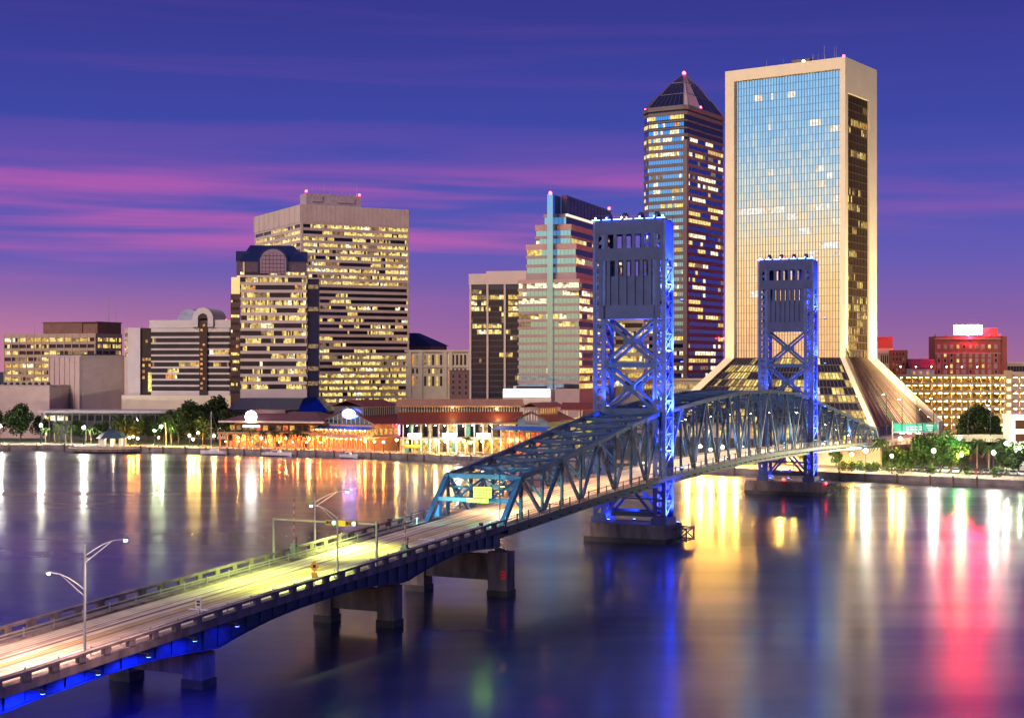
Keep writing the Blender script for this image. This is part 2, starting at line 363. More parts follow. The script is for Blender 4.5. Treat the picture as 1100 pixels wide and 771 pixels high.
# trusses
ZT = [(-64.3, 16.3), (-57, 17.0), (-36, 19.7), (-20, 21.9), (-2.1, 24.0), (2.1, 24.2), (12, 24.9), (25, 25.8), (52, 27.0), (73, 27.0), (95, 26.2), (112, 24.8), (118, 24.0), (146, 20.4), (190, 14.4), (196, 13.9)]
def zt_(s): return interp(ZT, s)
def laced(mb, p, q, w=.55, d=.4, t=.13, pitch=.85):
    """two channels joined by lacing bars, in the plane of the truss (y-z)"""
    p, q = Vector(p), Vector(q); dr = (q - p); L = dr.length; dr.normalize(); nr = Vector((1, 0, 0)).cross(dr).normalized()
    for k in (-1, 1): mb.beam(p + nr * (w / 2 * k), q + nr * (w / 2 * k), t, d, up=(1, 0, 0))
    n = max(2, int(L / pitch))
    for k in range(n):
        a = p + dr * (L * (k + .15) / n); sgn = 1 if k % 2 else -1
        mb.beam(a - nr * (w / 2 * sgn), a + nr * (w / 2 * sgn) + dr * (.25 * L / n), .1, d * .7, up=(1, 0, 0))
def truss(x, nodes, ends, firsttop, name):
    """nodes: panel points along s; ends: (south end bottom s or None, north end bottom s or None)"""
    mb = MB(); pts = [Vector((x, s, zt_(s))) for s in nodes]
    for a, b in zip(pts, pts[1:]): mb.beam(a, b, .62, .72)
    for p in pts: mb.box(p.x - .36, p.x + .36, p.y - .7, p.y + .7, p.z - .75, p.z + .15)
    for e, i in ((ends[0], 0), (ends[1], -1)):
        if e is not None: mb.beam((x, e, zd(e) - .2), pts[i], .72, .8)
    t = mb.build('truss', STEEL, bridge)
    for k, s in enumerate(nodes):
        up = (k % 2 == 0) == firsttop
        mb = MB(); laced(mb, (x, s, zd(s) - .4), (x, s, zt_(s) - .2), .5, .34); mb.build('vertical_post', STEEL, t)
        if k + 1 < len(nodes):
            s2 = nodes[k + 1]; mb = MB()
            a, b = ((x, s, zt_(s)), (x, s2, zd(s2) - .4)) if up else ((x, s, zd(s) - .4), (x, s2, zt_(s2)))
            if k % 3 == 1: laced(mb, a, b, .6, .36)
            else: mb.beam(a, b, .42, .5)
            mb.build('diagonal', STEEL, t)
def overhead(nodes):
    """lateral bracing between the two top chords"""
    for k, s in enumerate(nodes):
        mb = MB(); z = zt_(s)
        mb.beam((-5.7, s, z - .1), (5.7, s, z - .1), .4, .5); mb.beam((-5.7, s, z - 1.7), (5.7, s, z - 1.7), .3, .3)
        for q in range(6):
            a = -5.7 + 1.9 * q; mb.beam((a, s, z - (.25 if q % 2 else 1.6)), (a + 1.9, s, z - (1.6 if q % 2 else .25)), .16, .2)
        for sg in (-1, 1): mb.beam((sg * 5.8, s, z - 4.2), (sg * 3.6, s, z - 1.75), .25, .3)
        mb.build('sway_frame', STEEL, bridge)
        if k + 1 < len(nodes):
            s2 = nodes[k + 1]; z2 = zt_(s2); mb = MB()
            mb.beam((-5.7, s + .3, z), (5.7, s2 - .3, z2), .3, .3); mb.beam((5.7, s + .3, z - .02), (-5.7, s2 - .3, z2 - .02), .3, .26)
            mb.build('lateral_brace', STEEL, bridge)
S1 = [-64.3 + i * (62.2 / 8) for i in range(9)]; S2 = [2.1 + i * (110.8 / 14) for i in range(15)]; S3 = [117.1 + i * (78.9 / 10) for i in range(11)]
for x in (-6.05, 6.05):
    truss(x, S1, (-71.2, None), True, 's'); truss(x, S2, (None, None), False, 'l'); truss(x, S3, (None, 203), False, 'n')
overhead(S1); overhead(S2); overhead(S3)
for s, sg in ((-64.3, 1), (196, -1)):     # portal frames over the road
    mb = MB(); z = zt_(s); e = s - sg * 4.6; ze = zd(s) + 3.4 if sg > 0 else zd(s) + 2
    k = .52; yb = s - sg * 6.9 * k; zb = z + (zd(s) - z) * k
    mb.beam((-5.8, s - sg * .1, z - .05), (5.8, s - sg * .1, z - .05), .6, .7); mb.beam((-5.8, yb, zb), (5.8, yb, zb), .5, .6)
    for q in range(4):
        a = -5.6 + 2.8 * q; lo, hi = (yb, zb + .2), (s - sg * .3, z - .3)
        mb.beam((a, *(hi if q % 2 == 0 else lo)), (a + 2.8, *(lo if q % 2 == 0 else hi)), .22, .28)
    mb.build('portal_frame', STEEL, bridge)
# the two lift towers
def tower(s0, pierw):
    HT = 59.8; hw = 7.0; cw = 2.1; t = 2.1
    for sg in (-1, 1):
        mb = MB(); xo, xi = sg * hw, sg * (hw - cw); zb = 4.6
        for x in (xo, xi):
            for y in (-t, t):
                mb.box(x - .22, x + .22, s0 + y - .22, s0 + y + .22, zb, HT)
        z = zb
        while z < HT - 2.6:                       # lacing on all four faces
            z2 = z + 3.1
            mb.beam((xo, s0 - t, z), (xo, s0 + t, z2), .2, .24); mb.beam((xo, s0 - t, z2), (xo, s0 + t, z2), .2, .24)
            mb.beam((xi, s0 + t, z), (xi, s0 - t, z2), .2, .24)
            for y in (-t, t): mb.beam((xo, s0 + y, z), (xi, s0 + y, z2), .22, .16); mb.beam((xi, s0 + y, z2), (xo, s0 + y, z2), .26, .16)
            z = z2
        for y in (-t, t):                          # perforated cover plates on the faces across the road
            zz = zb
            mb.box(min(xo, xi) + .22, min(xo, xi) + .62, s0 + y - .1, s0 + y + .1, zb, HT); mb.box(max(xo, xi) - .62, max(xo, xi) - .22, s0 + y - .1, s0 + y + .1, zb, HT)
            while zz < HT - 1: mb.box(min(xo, xi) + .62, max(xo, xi) - .62, s0 + y - .1, s0 + y + .1, zz, zz + .55); zz += 1.5
        mb.box(min(xo, xi) - .5, max(xo, xi) + .5, s0 - t - .5, s0 + t + .5, zb - 1.2, zb)
        mb.box(xo - .12, xo + .12, s0 - t + .2, s0 + t - .2, HT - 7.2, HT - .1)
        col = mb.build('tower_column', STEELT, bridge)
    # cross bracing between the columns
    for y in (-t, t):
        x = hw - cw
        mb = MB()
        for z0, z1 in ((33.3, 41.5), (24.6, 32.6)):
            for sg in (-1, 1): mb.beam((-x * sg, s0 + y, z0), (x * sg, s0 + y + (.012 if sg > 0 else 0), z1), .5, .62, up=(0, 1, 0))
        mb.box(-x, x, s0 + y - .22, s0 + y + .22, 32.5, 33.4); mb.box(-x, x, s0 + y - .3, s0 + y + .3, 23.7, 24.8)
        for z in (37.4, 28.6): mb.box(-1.1, 1.1, s0 + y - .34, s0 + y + .34, z - .55, z + .55)
        mb.build('cross_brace', STEEL, bridge)
        mb = MB()
        for sg in (-1, 1): mb.beam((x * sg, s0 + y, 4.9), (sg * .3, s0 + y, 10.2), .45, .5, up=(0, 1, 0))
        mb.box(-x, x, s0 + y - .25, s0 + y + .25, 10.1, 10.8); mb.box(-x, x, s0 + y - .25, s0 + y + .25, 4.8, 5.7)
        mb.box(-x, x, s0 + y - .12, s0 + y + .12, 8.0, 8.25)
        mb.build('lower_brace', STEEL, bridge)
    # head frame and counterweight
    mb = MB(); x = hw - .24
    for y in (-t - .25, t - .05):
        y0, y1 = s0 + y, s0 + y + .3
        mb.box(-x, x, y0, y1, 57.4, 60.1)
        if y < 0 or True:
            for k in range(8): xx = -x + .0 + (2 * x - .7) * k / 7; mb.box(xx, xx + .7, y0 + .02, y1 - .02, 54.8, 57.4)
            mb.box(-x, x, y0 + .01, y1 - .01, 52.5, 54.8)
    mb.box(-x, x, s0 - t + .06, s0 + t - .06, 59.6, 59.95)
    mb.build('tower_head', CWT, bridge)
    mb = MB(); x = hw - cw - .25 if s0 > 50 else hw - .9; d = t - .2
    y0 = s0 - t - .22
    for k in range(8): xx = -x + (2 * x - .7) * k / 7; mb.box(xx, xx + .7, y0, y0 + .5, 44.1, 52.5); mb.box(xx, xx + .7, s0 + d - .5, s0 + d, 44.1, 52.5)
    mb.box(-x + .1, x - .1, y0 + .3, s0 + d - .3, 44.1, 49.6)
    mb.box(-x, x, y0, s0 + d, 41.6, 44.1)
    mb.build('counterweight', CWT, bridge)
    mb = MB()
    for k in range(4): a = -4.8 + 3.2 * k; mb.tube((a - .3, s0, 60.6), (a + .3, s0, 60.6), 1.0, 1.0, 14)
    mb.box(-6.3, 6.3, s0 - 1.5, s0 - 1.3, 59.96, 60.3); mb.box(-6.3, 6.3, s0 + 1.3, s0 + 1.5, 59.96, 60.3)
    mb.build('sheave_wheel', STEELD, bridge)
    rl = MB()
    for y in (-t - .3, t + .3):
        rl.beam((-hw, s0 + y, 61.0), (hw, s0 + y, 61.0), .06, .06)
        for k in range(9): rl.box(-hw + k * 1.75 - .04, -hw + k * 1.75 + .04, s0 + y - .04, s0 + y + .04, 60.0, 61.0)
    rl.build('tower_railing', STEELD, bridge)
    for k, (xx, mt) in enumerate(((-6.6, CYB_L), (-4.4, BLUE_L), (-1.4, WHT_B), (-.4, RED_S), (2.2, BLUE_L), (5.0, BLUE_L), (6.7, CYB_L))):
        mb = MB(); mb.ball((xx, s0 - t - .45, 60.5), .17); mb.build('tower_light', mt, bridge)
    for k in range(7):
        mb = MB(); mb.box(-6.6 + 2.15 * k - .8, -6.6 + 2.15 * k + .8, s0 - t - .38, s0 - t - .28, 60.14, 60.26); mb.build('light_strip', BLUE_L, bridge)
    # concrete pier with dark waterline band, fender
    mb = MB(); mb.prism([(-pierw, s0 - 4.2), (pierw - 1.6, s0 - 4.2), (pierw - .6, s0 - 3.8), (pierw, s0 - 1.5), (pierw, s0 + 4.2), (-pierw, s0 + 4.2)], .9, 3.4)
    p = mb.build('tower_pier', CONC, bridge)
    mb = MB(); mb.prism([(-pierw - .1, s0 - 4.3), (pierw - 1.6, s0 - 4.3), (pierw - .5, s0 - 3.9), (pierw + .1, s0 - 1.5), (pierw + .1, s0 + 4.3), (-pierw - .1, s0 + 4.3)], -2, .9); mb.build('pier_footing', CONCD, p)
    mb = MB()
    for y in (-1, 3.4):
        mb.beam((pierw + 2.6, s0 + y, .3), (pierw + 2.6, s0 + y, 2.9), .22); mb.beam((pierw + .1, s0 + y, 2.7), (pierw + 2.6, s0 + y, 2.7), .22); mb.beam((pierw + .1, s0 + y, .6), (pierw + 2.6, s0 + y, .6), .22)
        mb.beam((pierw + .1, s0 + y, .6), (pierw + 2.6, s0 + y, 2.7), .16); mb.beam((pierw + .1, s0 + y, 2.7), (pierw + 2.6, s0 + y, .6), .16)
    mb.beam((pierw + 2.6, s0 - 1, 2.7), (pierw + 2.6, s0 + 3.4, 2.7), .22); mb.beam((pierw + 2.6, s0 - 1, .6), (pierw + 2.6, s0 + 3.4, .6), .22)
    mb.build('fender_frame', STEELD, p)
    # blue architectural floodlights, on brackets beside the columns
    def flood(r, s, z, power, aim, col=(.06, .10, 1.0), ang=75):
        mb = MB(); mb.box(r - .3, r + .3, s - .25, s + .25, z - .25, z + .05); mb.box(r - .2, r + .2, s - .15, s + .15, z + .05, z + .1, 1)
        fl = mb.build('floodlight', [BLACK, BLUE_L], bridge); lamp('floodlight_beam', fl, (r, s, z + .3), power * (.5 if s0 > 50 else 1.0), col, 'SPOT', .25, aim, ang)
    for zf in (zd(s0) + 1.6, 22.5, 33.5, 45.0): flood(hw + 2.6, s0, zf, 150000, (-.30, 0, 1), (.10, .16, 1.0), 110)
    flood(hw + 2.2, s0 - 1.0, 3.9, 90000, (-.32, .1, 1), (.08, .12, 1.0), 110)
    flood(0, s0 + .6, 3.9, 4000, (-.4, .0, .6), ang=150); flood(-hw + 3.0, s0 - 2.6, 4.0, 2600, (-.4, .3, 1), ang=100)
    flood(3.6, s0 - 4.0, zt_(s0) + 1.2, 7000, (.10, .42, 1), (.15, .30, 1.0), 100); flood(-3.6, s0 - 4.0, zt_(s0) + 1.2, 7000, (-.10, .42, 1), (.15, .30, 1.0), 100)
WHT_B = lampmat('white_tower_light', (1, .8, .95), 20)
tower(0, 8.2); tower(115.0, 10.2)
for xx, zz, ss in ((-10.4, 3.0, 112), (0, 4.0, 110.6), (10.6, 3.2, 112)):
    mb = MB(); mb.ball((xx, ss, zz), .35); mb.build('navigation_light', RED_S, bridge)
mb = MB(); mb.ball((-7.2, 110.6, 9.8), .35); mb.build('navigation_light', RED_S, bridge)
# lamps carried by the trusses above and beside the road
k = 0
for s in (-58, -42, -26, -10, 16, 32, 48, 64, 80, 96, 124, 140, 156, 172, 188):
    c, pw = ((1.0, .58, .34), 7000) if s < 0 else ((1.0, .82, .66), 8000)
    z = min(zt_(s) - 2.6, zd(s) + 9)
    mb = MB(); mb.box(-.35, .35, s - .25, s + .25, z, z + .22); mb.box(-.3, .3, s - .2, s + .2, z - .05, z, 1); mb.box(-.05, .05, s - .05, s + .05, z + .22, zt_(s) - .1)
    fl = mb.build('deck_lamp', [BLACK, WHT_L if s > 0 else ORG_L], bridge); lamp('deck_lamp_beam', fl, (0, s, z - .3), pw, c, 'SPOT', .25, (0, 0, -1), 150, .4); k += 1
for s in (20, 44, 68, 92, 132, 160):          # bluish floods low on the trusses that light the steel from inside
    for sg in (-1, 1):
        mb = MB(); x = 5.2 * sg; mb.box(x - .2, x + .2, s - .2, s + .2, zd(s) + .3, zd(s) + .6); mb.box(x - .16, x + .16, s - .16, s + .16, zd(s) + .6, zd(s) + .66, 1)
        fl = mb.build('truss_floodlight', [BLACK, CYB_L], bridge); lamp('truss_floodlight_beam', fl, (x, s, zd(s) + .9), 1500, (.25, .55, 1.0), 'SPOT', .2, (-.25 * sg, .3, 1), 130)
for s in (-196, -189, -182, -175, -168, -161, -154, -147, -140): # blue floods under the approach
    mb = MB(); mb.box(7.7, 9.0, s - .05, s + .05, zd(s) - .35, zd(s) - .25); mb.box(8.8, 9.1, s - .15, s + .15, zd(s) - .6, zd(s) - .36); mb.box(8.82, 9.08, s - .14, s + .14, zd(s) - .63, zd(s) - .6, 1)
    fl = mb.build('underdeck_floodlight', [BLACK, BLUE_L], bridge); lamp('underdeck_beam', fl, (8.95, s, zd(s) - .9), 7000 * min(1, max(.08, (-s - 138) / 40)), (.01, .03, 1.0), 'SPOT', .4, (-.25, 0, -1), 165, .3)

# ---------------------------------------------------------------- things standing on the bridge
def bthing(name, r, s, label, cat, group=None, zoff=.2, rz=0): return thing(name, BW(r, s, zd(s) + zoff), label, cat, group, rz=-TH + rz)
def street_lamp(r, s, h, arms, label, power, col, group='street lamps along the bridge road', heads=None):
    power *= 2.3
    t = bthing('street_lamp', r, s, label, 'street lamp', group)
    mb = MB(); mb.box(-.22, .22, -.22, .22, 0, .5); mb.tube((0, 0, .5), (0, 0, h), .14, .085, 10); mb.build('pole', GALV, t)
    for i, (dx, dy, hz) in enumerate(arms):
        L = math.hypot(dx, dy); pts = [Vector((dx * q, dy * q, hz - 1.4 + 1.4 * math.sin(q * math.pi / 2))) for q in (0, .25, .5, .75, 1)]
        mb = MB(); mb.path(pts, .05); mb.path([Vector((0, 0, hz - 2.0)), pts[3]], .035); a = mb.build('arm', GALV, t)
        e = pts[-1]; mb = MB(); mb.ball((e.x + dx / L * .35, e.y + dy / L * .35, e.z + .05), .34, 0, 8, 5, .35); a2 = mb.build('lamp_head', GALV, a)
        mb = MB(); mb.ball((e.x + dx / L * .35, e.y + dy / L * .35, e.z - .08), .17, 0, 8, 4, .7); mb.build('lamp_lens', heads[i] if heads else WHT_L, a2)
        lamp('lamp_light', a, (e.x + dx / L * .35, e.y + dy / L * .35, e.z - .55), power, col, 'SPOT', .25, (-.38 if r > 0 else 0, 0, -1), 128 if r > 0 else 114, .9)
    return t
street_lamp(7.45, -161, 10.6, [(-3.2, -.6, 8.0), (2.6, 1.8, 11.0)], 'tall grey lamp post with two curved arms at the near left of the bridge road', 5200, (1.0, .60, .50))
street_lamp(-7.45, -99.4, 7.4, [(3.2, 2.0, 7.6)], 'lamp post with one upswept arm beside the left striped barrier pole', 12000, (.78, 1.0, .22))
street_lamp(7.45, -190, 10.6, [(-3.2, 0, 10.2)], 'lamp post nearest the camera at the south end of the bridge', 4600, (1.0, .55, .6))
t = street_lamp(7.45, -118.2, 7.4, [(-2.9, -.4, 8.6)], 'slim grey lamp post on the near parapet right of the yellow diamond sign', 12000, (.72, 1.0, .20))
for r, pw in ((-7.2, 15000), (7.2, 15000)):          # small floods added on the parapets to brighten the portal
    mb = MB(); mb.box(r - .25, r + .25, -80.3, -79.9, zd(-80) + 1.35, zd(-80) + 1.7); mb.box(r - .2, r + .2, -79.89, -79.86, zd(-80) + 1.4, zd(-80) + 1.65, 1)
    fl = mb.build('added_portal_light', [BLACK, CYB_L], bridge); lamp('added_portal_light_beam', fl, (r, -79.7, zd(-80) + 1.6), pw, (.30, 1.0, .85), 'SPOT', .2, (-r * .05, 1, .42), 80)
# traffic signal gantry across the road
t = bthing('traffic_signal', 0, -109.0, 'traffic signal gantry with green lights over the bridge road', 'traffic signal')
mb = MB(); mb.tube((-7.4, 0, 0), (-7.4, 0, 5.4), .16, .14, 10); mb.tube((7.3, 0, -.6), (7.3, 0, 5.6), .17, .15, 10); mb.tube((-7.4, 0, 5.25), (7.3, 0, 5.25), .12, .12, 8); mb.build('gantry', mat('pale_green_metal', (.35, .45, .25), .5, .2), t)
for x in (1.2, 4.0):
    mb = MB(); mb.box(x - .75, x + .75, -.55, -.25, 4.95, 5.55); h = mb.build('signal_head', mat('signal_yellow', (.35, .36, .06), .5), t)
    for k, (dx, mm) in enumerate(((-.45, mat('signal_red_off', (.12, .01, .01), .3)), (0, mat('signal_amber_off', (.14, .08, .01), .3)), (.45, GRN_L))):
        mb = MB(); mb.tube((x + dx, -.6, 5.25), (x + dx, -.551, 5.25), .2, .2, 10); mb.build('signal_lens', mm, h)
mb = MB(); mb.box(1.95 + .1, 3.15, -.4, -.32, 4.85, 5.55); mb.build('yellow_plate', mat('yellow_sign', (.75, .68, .03), .5, emit=(.9, .8, .02), es=.25), t)
# barrier gates with striped arms standing upright
def gate(r, s, label):
    t = bthing('barrier_gate', r, s, label, 'barrier gate', 'raised barrier gates')
    mb = MB(); mb.box(-.45, .45, -.4, .4, 0, 1.3); mb.box(-.3, .3, -.3, .3, 1.3, 1.7); mb.build('gate_housing', mat('gate_green', (.22, .34, .2), .5), t)
    mb = MB()
    for k in range(12): mb.box(-.055, .055, -.04, .04, 1.7 + .47 * k, 1.7 + .47 * (k + 1), k % 2)
    mb.build('barrier_arm', [mat('barrier_white', (.42, .40, .40), .5), mat('barrier_red', (.32, .03, .03), .5)], t)
    mb = MB(); mb.tube((.4, 0, 1.3), (.4, 0, 2.3), .05); mb.ball((.4, 0, 2.4), .14); mb.build('warning_lamp', BLACK, t)
gate(-6.9, -105.2, 'red and white striped barrier pole raised on the far sidewalk')
gate(6.9, -101.2, 'red and white striped barrier pole raised on the near sidewalk above a pier')
# small signs
t = bthing('warning_sign', 6.6, -121.7, 'yellow diamond warning sign with small plate below on a post', 'road sign')
mb = MB(); mb.box(-.05, .05, -.05, .05, 0, 2.4); mb.build('post', GALV, t)
mb = MB(); mb.hexa([(0, -.09, 1.55), (.66, -.09, 2.2), (0, -.09, 2.85), (-.66, -.09, 2.2)], [(0, -.055, 1.55), (.66, -.055, 2.2), (0, -.055, 2.85), (-.66, -.055, 2.2)]); mb.box(-.2, .2, -.1, -.092, 2.05, 2.4, 1); mb.build('diamond_plate', [mat('amber_sign', (.62, .33, .02), .5), BLACK], t)
mb = MB(); mb.box(-.4, .4, -.09, -.055, .9, 1.5); mb.build('lower_plate', MATS['amber_sign'], t)
t = bthing('speed_sign', 6.6, -143.2, 'small white rectangular road sign on the near sidewalk', 'road sign')
mb = MB(); mb.box(-.05, .05, -.05, .05, 0, 2.5); mb.build('post', GALV, t)
mb = MB(); mb.box(-.38, .38, -.09, -.055, 1.5, 2.5); mb.box(-.2, .2, -.096, -.0902, 1.75, 1.95, 1); mb.box(-.2, .2, -.096, -.0902, 2.05, 2.25, 1); mb.build('plate', [mat('grey_sign_plate', (.35, .34, .36), .6), BLACK], t)
t = bthing('portal_sign', 2.1, -68.6, 'bright yellow-green sign hung on the teal truss portal', 'road sign', zoff=3.2)
mb = MB(); mb.box(-1.5, 1.4, -.5, -.42, .45, 2.0); mb.box(-2.6, .9, -.5, -.42, -.3, .3)
for k in range(3):
    for q in range(6): mb.box(-1.3 + q * .45, -1.02 + q * .45, -.51, -.502, .68 + .42 * k, .84 + .42 * k, 1)
mb.build('sign_plate', [mat('fluorescent_yellow_sign', (.72, .80, .02), .5, emit=(.8, .9, .02), es=.15), BLACK], t)
mb = MB(); mb.beam((-1.2, -.4, 0), (-1.2, .3, 0), .1); mb.beam((1.2, -.4, .6), (1.2, .3, .6), .1); mb.build('bracket', GALV, t)
t = bthing('control_cabinet', -6.9, -66, 'blue control cabinet on the far sidewalk beside the portal leg', 'cabinet')
mb = MB(); mb.box(-.5, .5, -.5, .5, 0, 2.2); mb.box(-.56, .56, -.56, .56, 2.2, 2.32); mb.build('cabinet_body', mat('cabinet_blue', (.03, .15, .5), .4), t)
mb = MB(); mb.box(-.4, .4, -.53, -.502, .2, 2.0); mb.build('door', mat('cabinet_blue', (.03, .15, .5), .4), t)
mb = MB(); mb.box(-.05, .05, -.14 - 68.6 * 0, 0.1, 0, 7.6)
t = bthing('pole_antenna', 6.9, -73.4, 'thin dark mast in front of the right portal leg', 'mast'); mb.build('mast', BLACK, t)
# ================================================================== BUILDINGS
class Bld:
    """corner at photo column xc and depth Yc; front face runs left to column xl, side face runs back to column xr"""
    def __init__(s, name, label, xl, xc, xr, Yc, phi, cat='building', group=None, z0=2.2):
        s.Y = Yc; s.phi = rad(phi); s.z0 = z0; X = (xc - 550) * Yc / F; tl = (xl - 550) / F; tr = (xr - 550) / F
        c, n = math.cos(s.phi), math.sin(s.phi)
        s.a = (X - tl * Yc) / (c + tl * n); s.b = (tr * Yc - X) / (n - tr * c); s.X = X
        s.root = thing(name, (X, Yc, 0), label, cat, group, rz=-s.phi)
    def z(s, y): return HC - (y - HY) * s.Y / F
    def xa(s, x):       # local x on the front face for a photo column
        t = (x - 550) / F; return -((s.X - t * s.Y) / (math.cos(s.phi) + t * math.sin(s.phi)))
    def yb(s, x):       # local y on the side face for a photo column
        t = (x - 550) / F; return (t * s.Y - s.X) / (math.sin(s.phi) - t * math.cos(s.phi))
    def zat(s, x, y, side=False):   # height of a photo point lying on the front (or side) face
        if side: Y = s.Y + s.yb(x) * math.cos(s.phi)
        else: Y = s.Y - s.xa(x) * math.sin(s.phi)
        return HC - (y - HY) * Y / F
LITW = [L_HI, L_MD, L_LO, L_CO, L_OR]
def panes(mb, face, u0, u1, z0, z1, n, p, off=.05, run=.80, gap=.07, w=(5, 4, 3, 1.5, .4), base=0, plane=0.0):
    """a row of n panes; neighbours tend to share a lit or a dark room. material 0 = dark glass, 1.. = lit"""
    st = RG.random() < p; k = 0; d = (u1 - u0) / n
    for i in range(n):
        if RG.random() > run: st = RG.random() < p
        if st and (i == 0 or RG.random() > .5 or k == 0): k = 1 + RG.choices(range(5), w)[0]
        mi = k if st else 0
        if st and RG.random() < .05: mi = 0
        a, b = u0 + d * i + gap / 2, u0 + d * (i + 1) - gap / 2
        # blinds drawn part of the way down leave the upper piece darker
        zt = z1
        if mi and RG.random() < .3:
            zt = z1 - (z1 - z0) * RG.uniform(.2, .5)
        if face == 'F':
            y = plane - off; mb.face([(a, y, z0), (b, y, z0), (b, y, zt), (a, y, zt)], mi)
            if zt < z1: mb.face([(a, y, zt), (b, y, zt), (b, y, z1), (a, y, z1)], 3)
        else:
            x = plane + off; mb.face([(x, a, z0), (x, b, z0), (x, b, zt), (x, a, zt)], mi)
            if zt < z1: mb.face([(x, a, zt), (x, b, zt), (x, b, z1), (x, a, z1)], 3)
def ribbons(B, x0, x1, y0, y1, rows, ztop, zbot, wall, glass=None, nF=30, nR=20, pF=.5, pR=.4, out=.35, faces='FR', wname='wall', colF=(), colR=(), cw=.6, core=None, w=(5, 4, 3, 1.5, .4)):
    """storeys: rows = [(window bottom, window top)...] from the top down; spandrel slabs stand proud of the glass"""
    glass = glass or GLASS
    mb = MB(); mb.box(x0, x1, y0, y1, zbot - 2, ztop - .5); mb.build('core', core or GLASS, B.root)
    mb = MB(); zt = ztop
    for zb, zw in rows:
        mb.box(x0 - out, x1 + out, y0 - out, y1 + out, zw, zt); zt = zb
    mb.box(x0 - out, x1 + out, y0 - out, y1 + out, B.z0 - .4, zt)
    zlo = rows[-1][0]
    for u in colF: mb.box(u - cw / 2, u + cw / 2, y0 - out - .12, y0 - out + .2, zlo - .1, ztop - .1)
    for u in colR: mb.box(x1 + out - .2, x1 + out + .12, u - cw / 2, u + cw / 2, zlo - .1, ztop - .1)
    o = mb.build(wname, wall, B.root)
    for i, (zb, zw) in enumerate(rows):
        for f in faces:
            m2 = MB(); pf = pF(i) if callable(pF) else pF; pr = pR(i) if callable(pR) else pR
            if f == 'F': panes(m2, 'F', x0 + .1, x1 - .1, zb, zw, nF, pf, plane=y0, w=w)
            else: panes(m2, 'R', y0 + .1, y1 - .1, zb, zw, nR, pr, plane=x1, w=w)
            m2.build('window_band', [glass] + LITW, B.root)
    return o
def rows_px(B, ys, h, frac0=0.0): return [(B.z(y + h), B.z(y)) for y in ys]
def rooflight(B, p, r=.8, m=None, name='warning_light'):
    mb = MB(); mb.ball(p, r * .75); mb.build(name, m or RED_L, B.root)
def antenna(B, x, y, z, h, r=.12):
    mb = MB(); mb.tube((x, y, z), (x, y, z + h), r, r * .5, 6); mb.build('antenna', GALV, B.root)
TAN = mat('tan_stone_facade', (.46, .33, .24), .8, 0, .12, .2); PINK = mat('pinkish_precast_concrete', (.50, .38, .34), .8, 0, .1, .2)
BROWN = mat('brown_metal_panels', (.20, .10, .07), .7, 0, .2, .3); BEIGE = mat('beige_precast_concrete', (.60, .48, .40), .8, 0, .08, .15)
ROOFD = mat('grey_gravel_roof', (.16, .14, .13), .95, 0, .3, .6); DGREY = mat('dark_grey_panels', (.06, .06, .075), .6, 0, .2, .3)

# -- office block at the far left
B = Bld('office_block', 'low tan office block with lit windows and brown rooftop box at far left', 5, 102.5, 130, 720, 22)
ribbons(B, -B.a, 0, 0, B.b, rows_px(B, [362.5, 369.5, 376.6, 383.7, 390.8, 398, 405.2], 4.0), B.z(358), 5, TAN, nF=34, nR=12, pF=.62, pR=.75, colF=[-B.a * k / 12 for k in range(13)], colR=[B.b * k / 4 for k in range(5)], cw=.5, w=(4, 6, 3, 1, .2))
mb = MB(); mb.box(B.xa(42), B.xa(84), 3, 22, B.z(358) - .3, B.z(345.5)); mb.box(B.xa(84) + .01, -1.5, 3.5, 22, B.z(358) - .3, B.z(346)); mb.box(B.xa(42) - .3, -1.2, 2.7, 22.3, B.z(346), B.z(345)); mb.build('penthouse', BROWN, B.root)
antenna(B, B.xa(31), 4, B.z(358), 5); antenna(B, -3, 20, B.z(345), 9); antenna(B, B.xa(100), 12, B.z(345), 12, .2)
# -- far pale block behind it
# -- windowless theatre
B = Bld('theatre', 'windowless pinkish concrete theatre block with ribbed left wall', 53.5, 86, 138, 650, 48)
mb = MB(); mb.box(-B.a, 0, 0, B.b, 2, B.z(383)); mb.box(-B.a - .2, .2, -.2, B.b + .2, B.z(383), B.z(381.5))
for k in range(7): u = -B.a + B.a * k / 6; mb.box(u - .25, u + .25, -.5, -.002, 6, B.z(383) - .02)
mb.build('wall', PINK, B.root)
mb = MB(); mb.box(-B.a + 2, -2, 3, 12, B.z(381.5) - .05, B.z(380.2)); mb.build('roof_plant', DGREY, B.root)
B = Bld('theatre_wing', 'low pinkish wing left of the windowless theatre block', -40, 53, 62, 640, 12)
mb = MB(); mb.box(-B.a, 0, 0, 30, 2, B.z(414.5)); mb.box(-B.a - .2, .2, -.2, 30.2, B.z(414.5), B.z(413.6)); mb.build('wall', PINK, B.root)
mb = MB()
for k in range(14): u = -B.a + B.a * (k + .5) / 14; mb.ball((u, 2, B.z(413.6) + .4), .9, 0, 7, 4)
mb.build('roof_planter', mat('dark_hedge', (.03, .05, .025), .9, 0, .4, 2), B.root)
B = Bld('glazed_lobby', 'long low lobby with flat roof and lit glass below the theatre', 42, 190, 200, 622, 3)
mb = MB(); mb.box(-B.a, 0, -3, 16, B.z(443.5), B.z(440.5)); mb.build('roof', mat('grey_roof_edge', (.30, .26, .30), .7), B.root)
mb = MB(); mb.box(-B.a + 2, -2, 2, 16, 2, B.z(443.5)); mb.build('wall', DGREY, B.root)
mb = MB()
for k in range(18): u = -B.a + 2 + (B.a - 4) * k / 17; mb.box(u - .25, u + .25, -2.4, -1.9, 2, B.z(443.5))
mb.build('colonnade', DGREY, B.root)
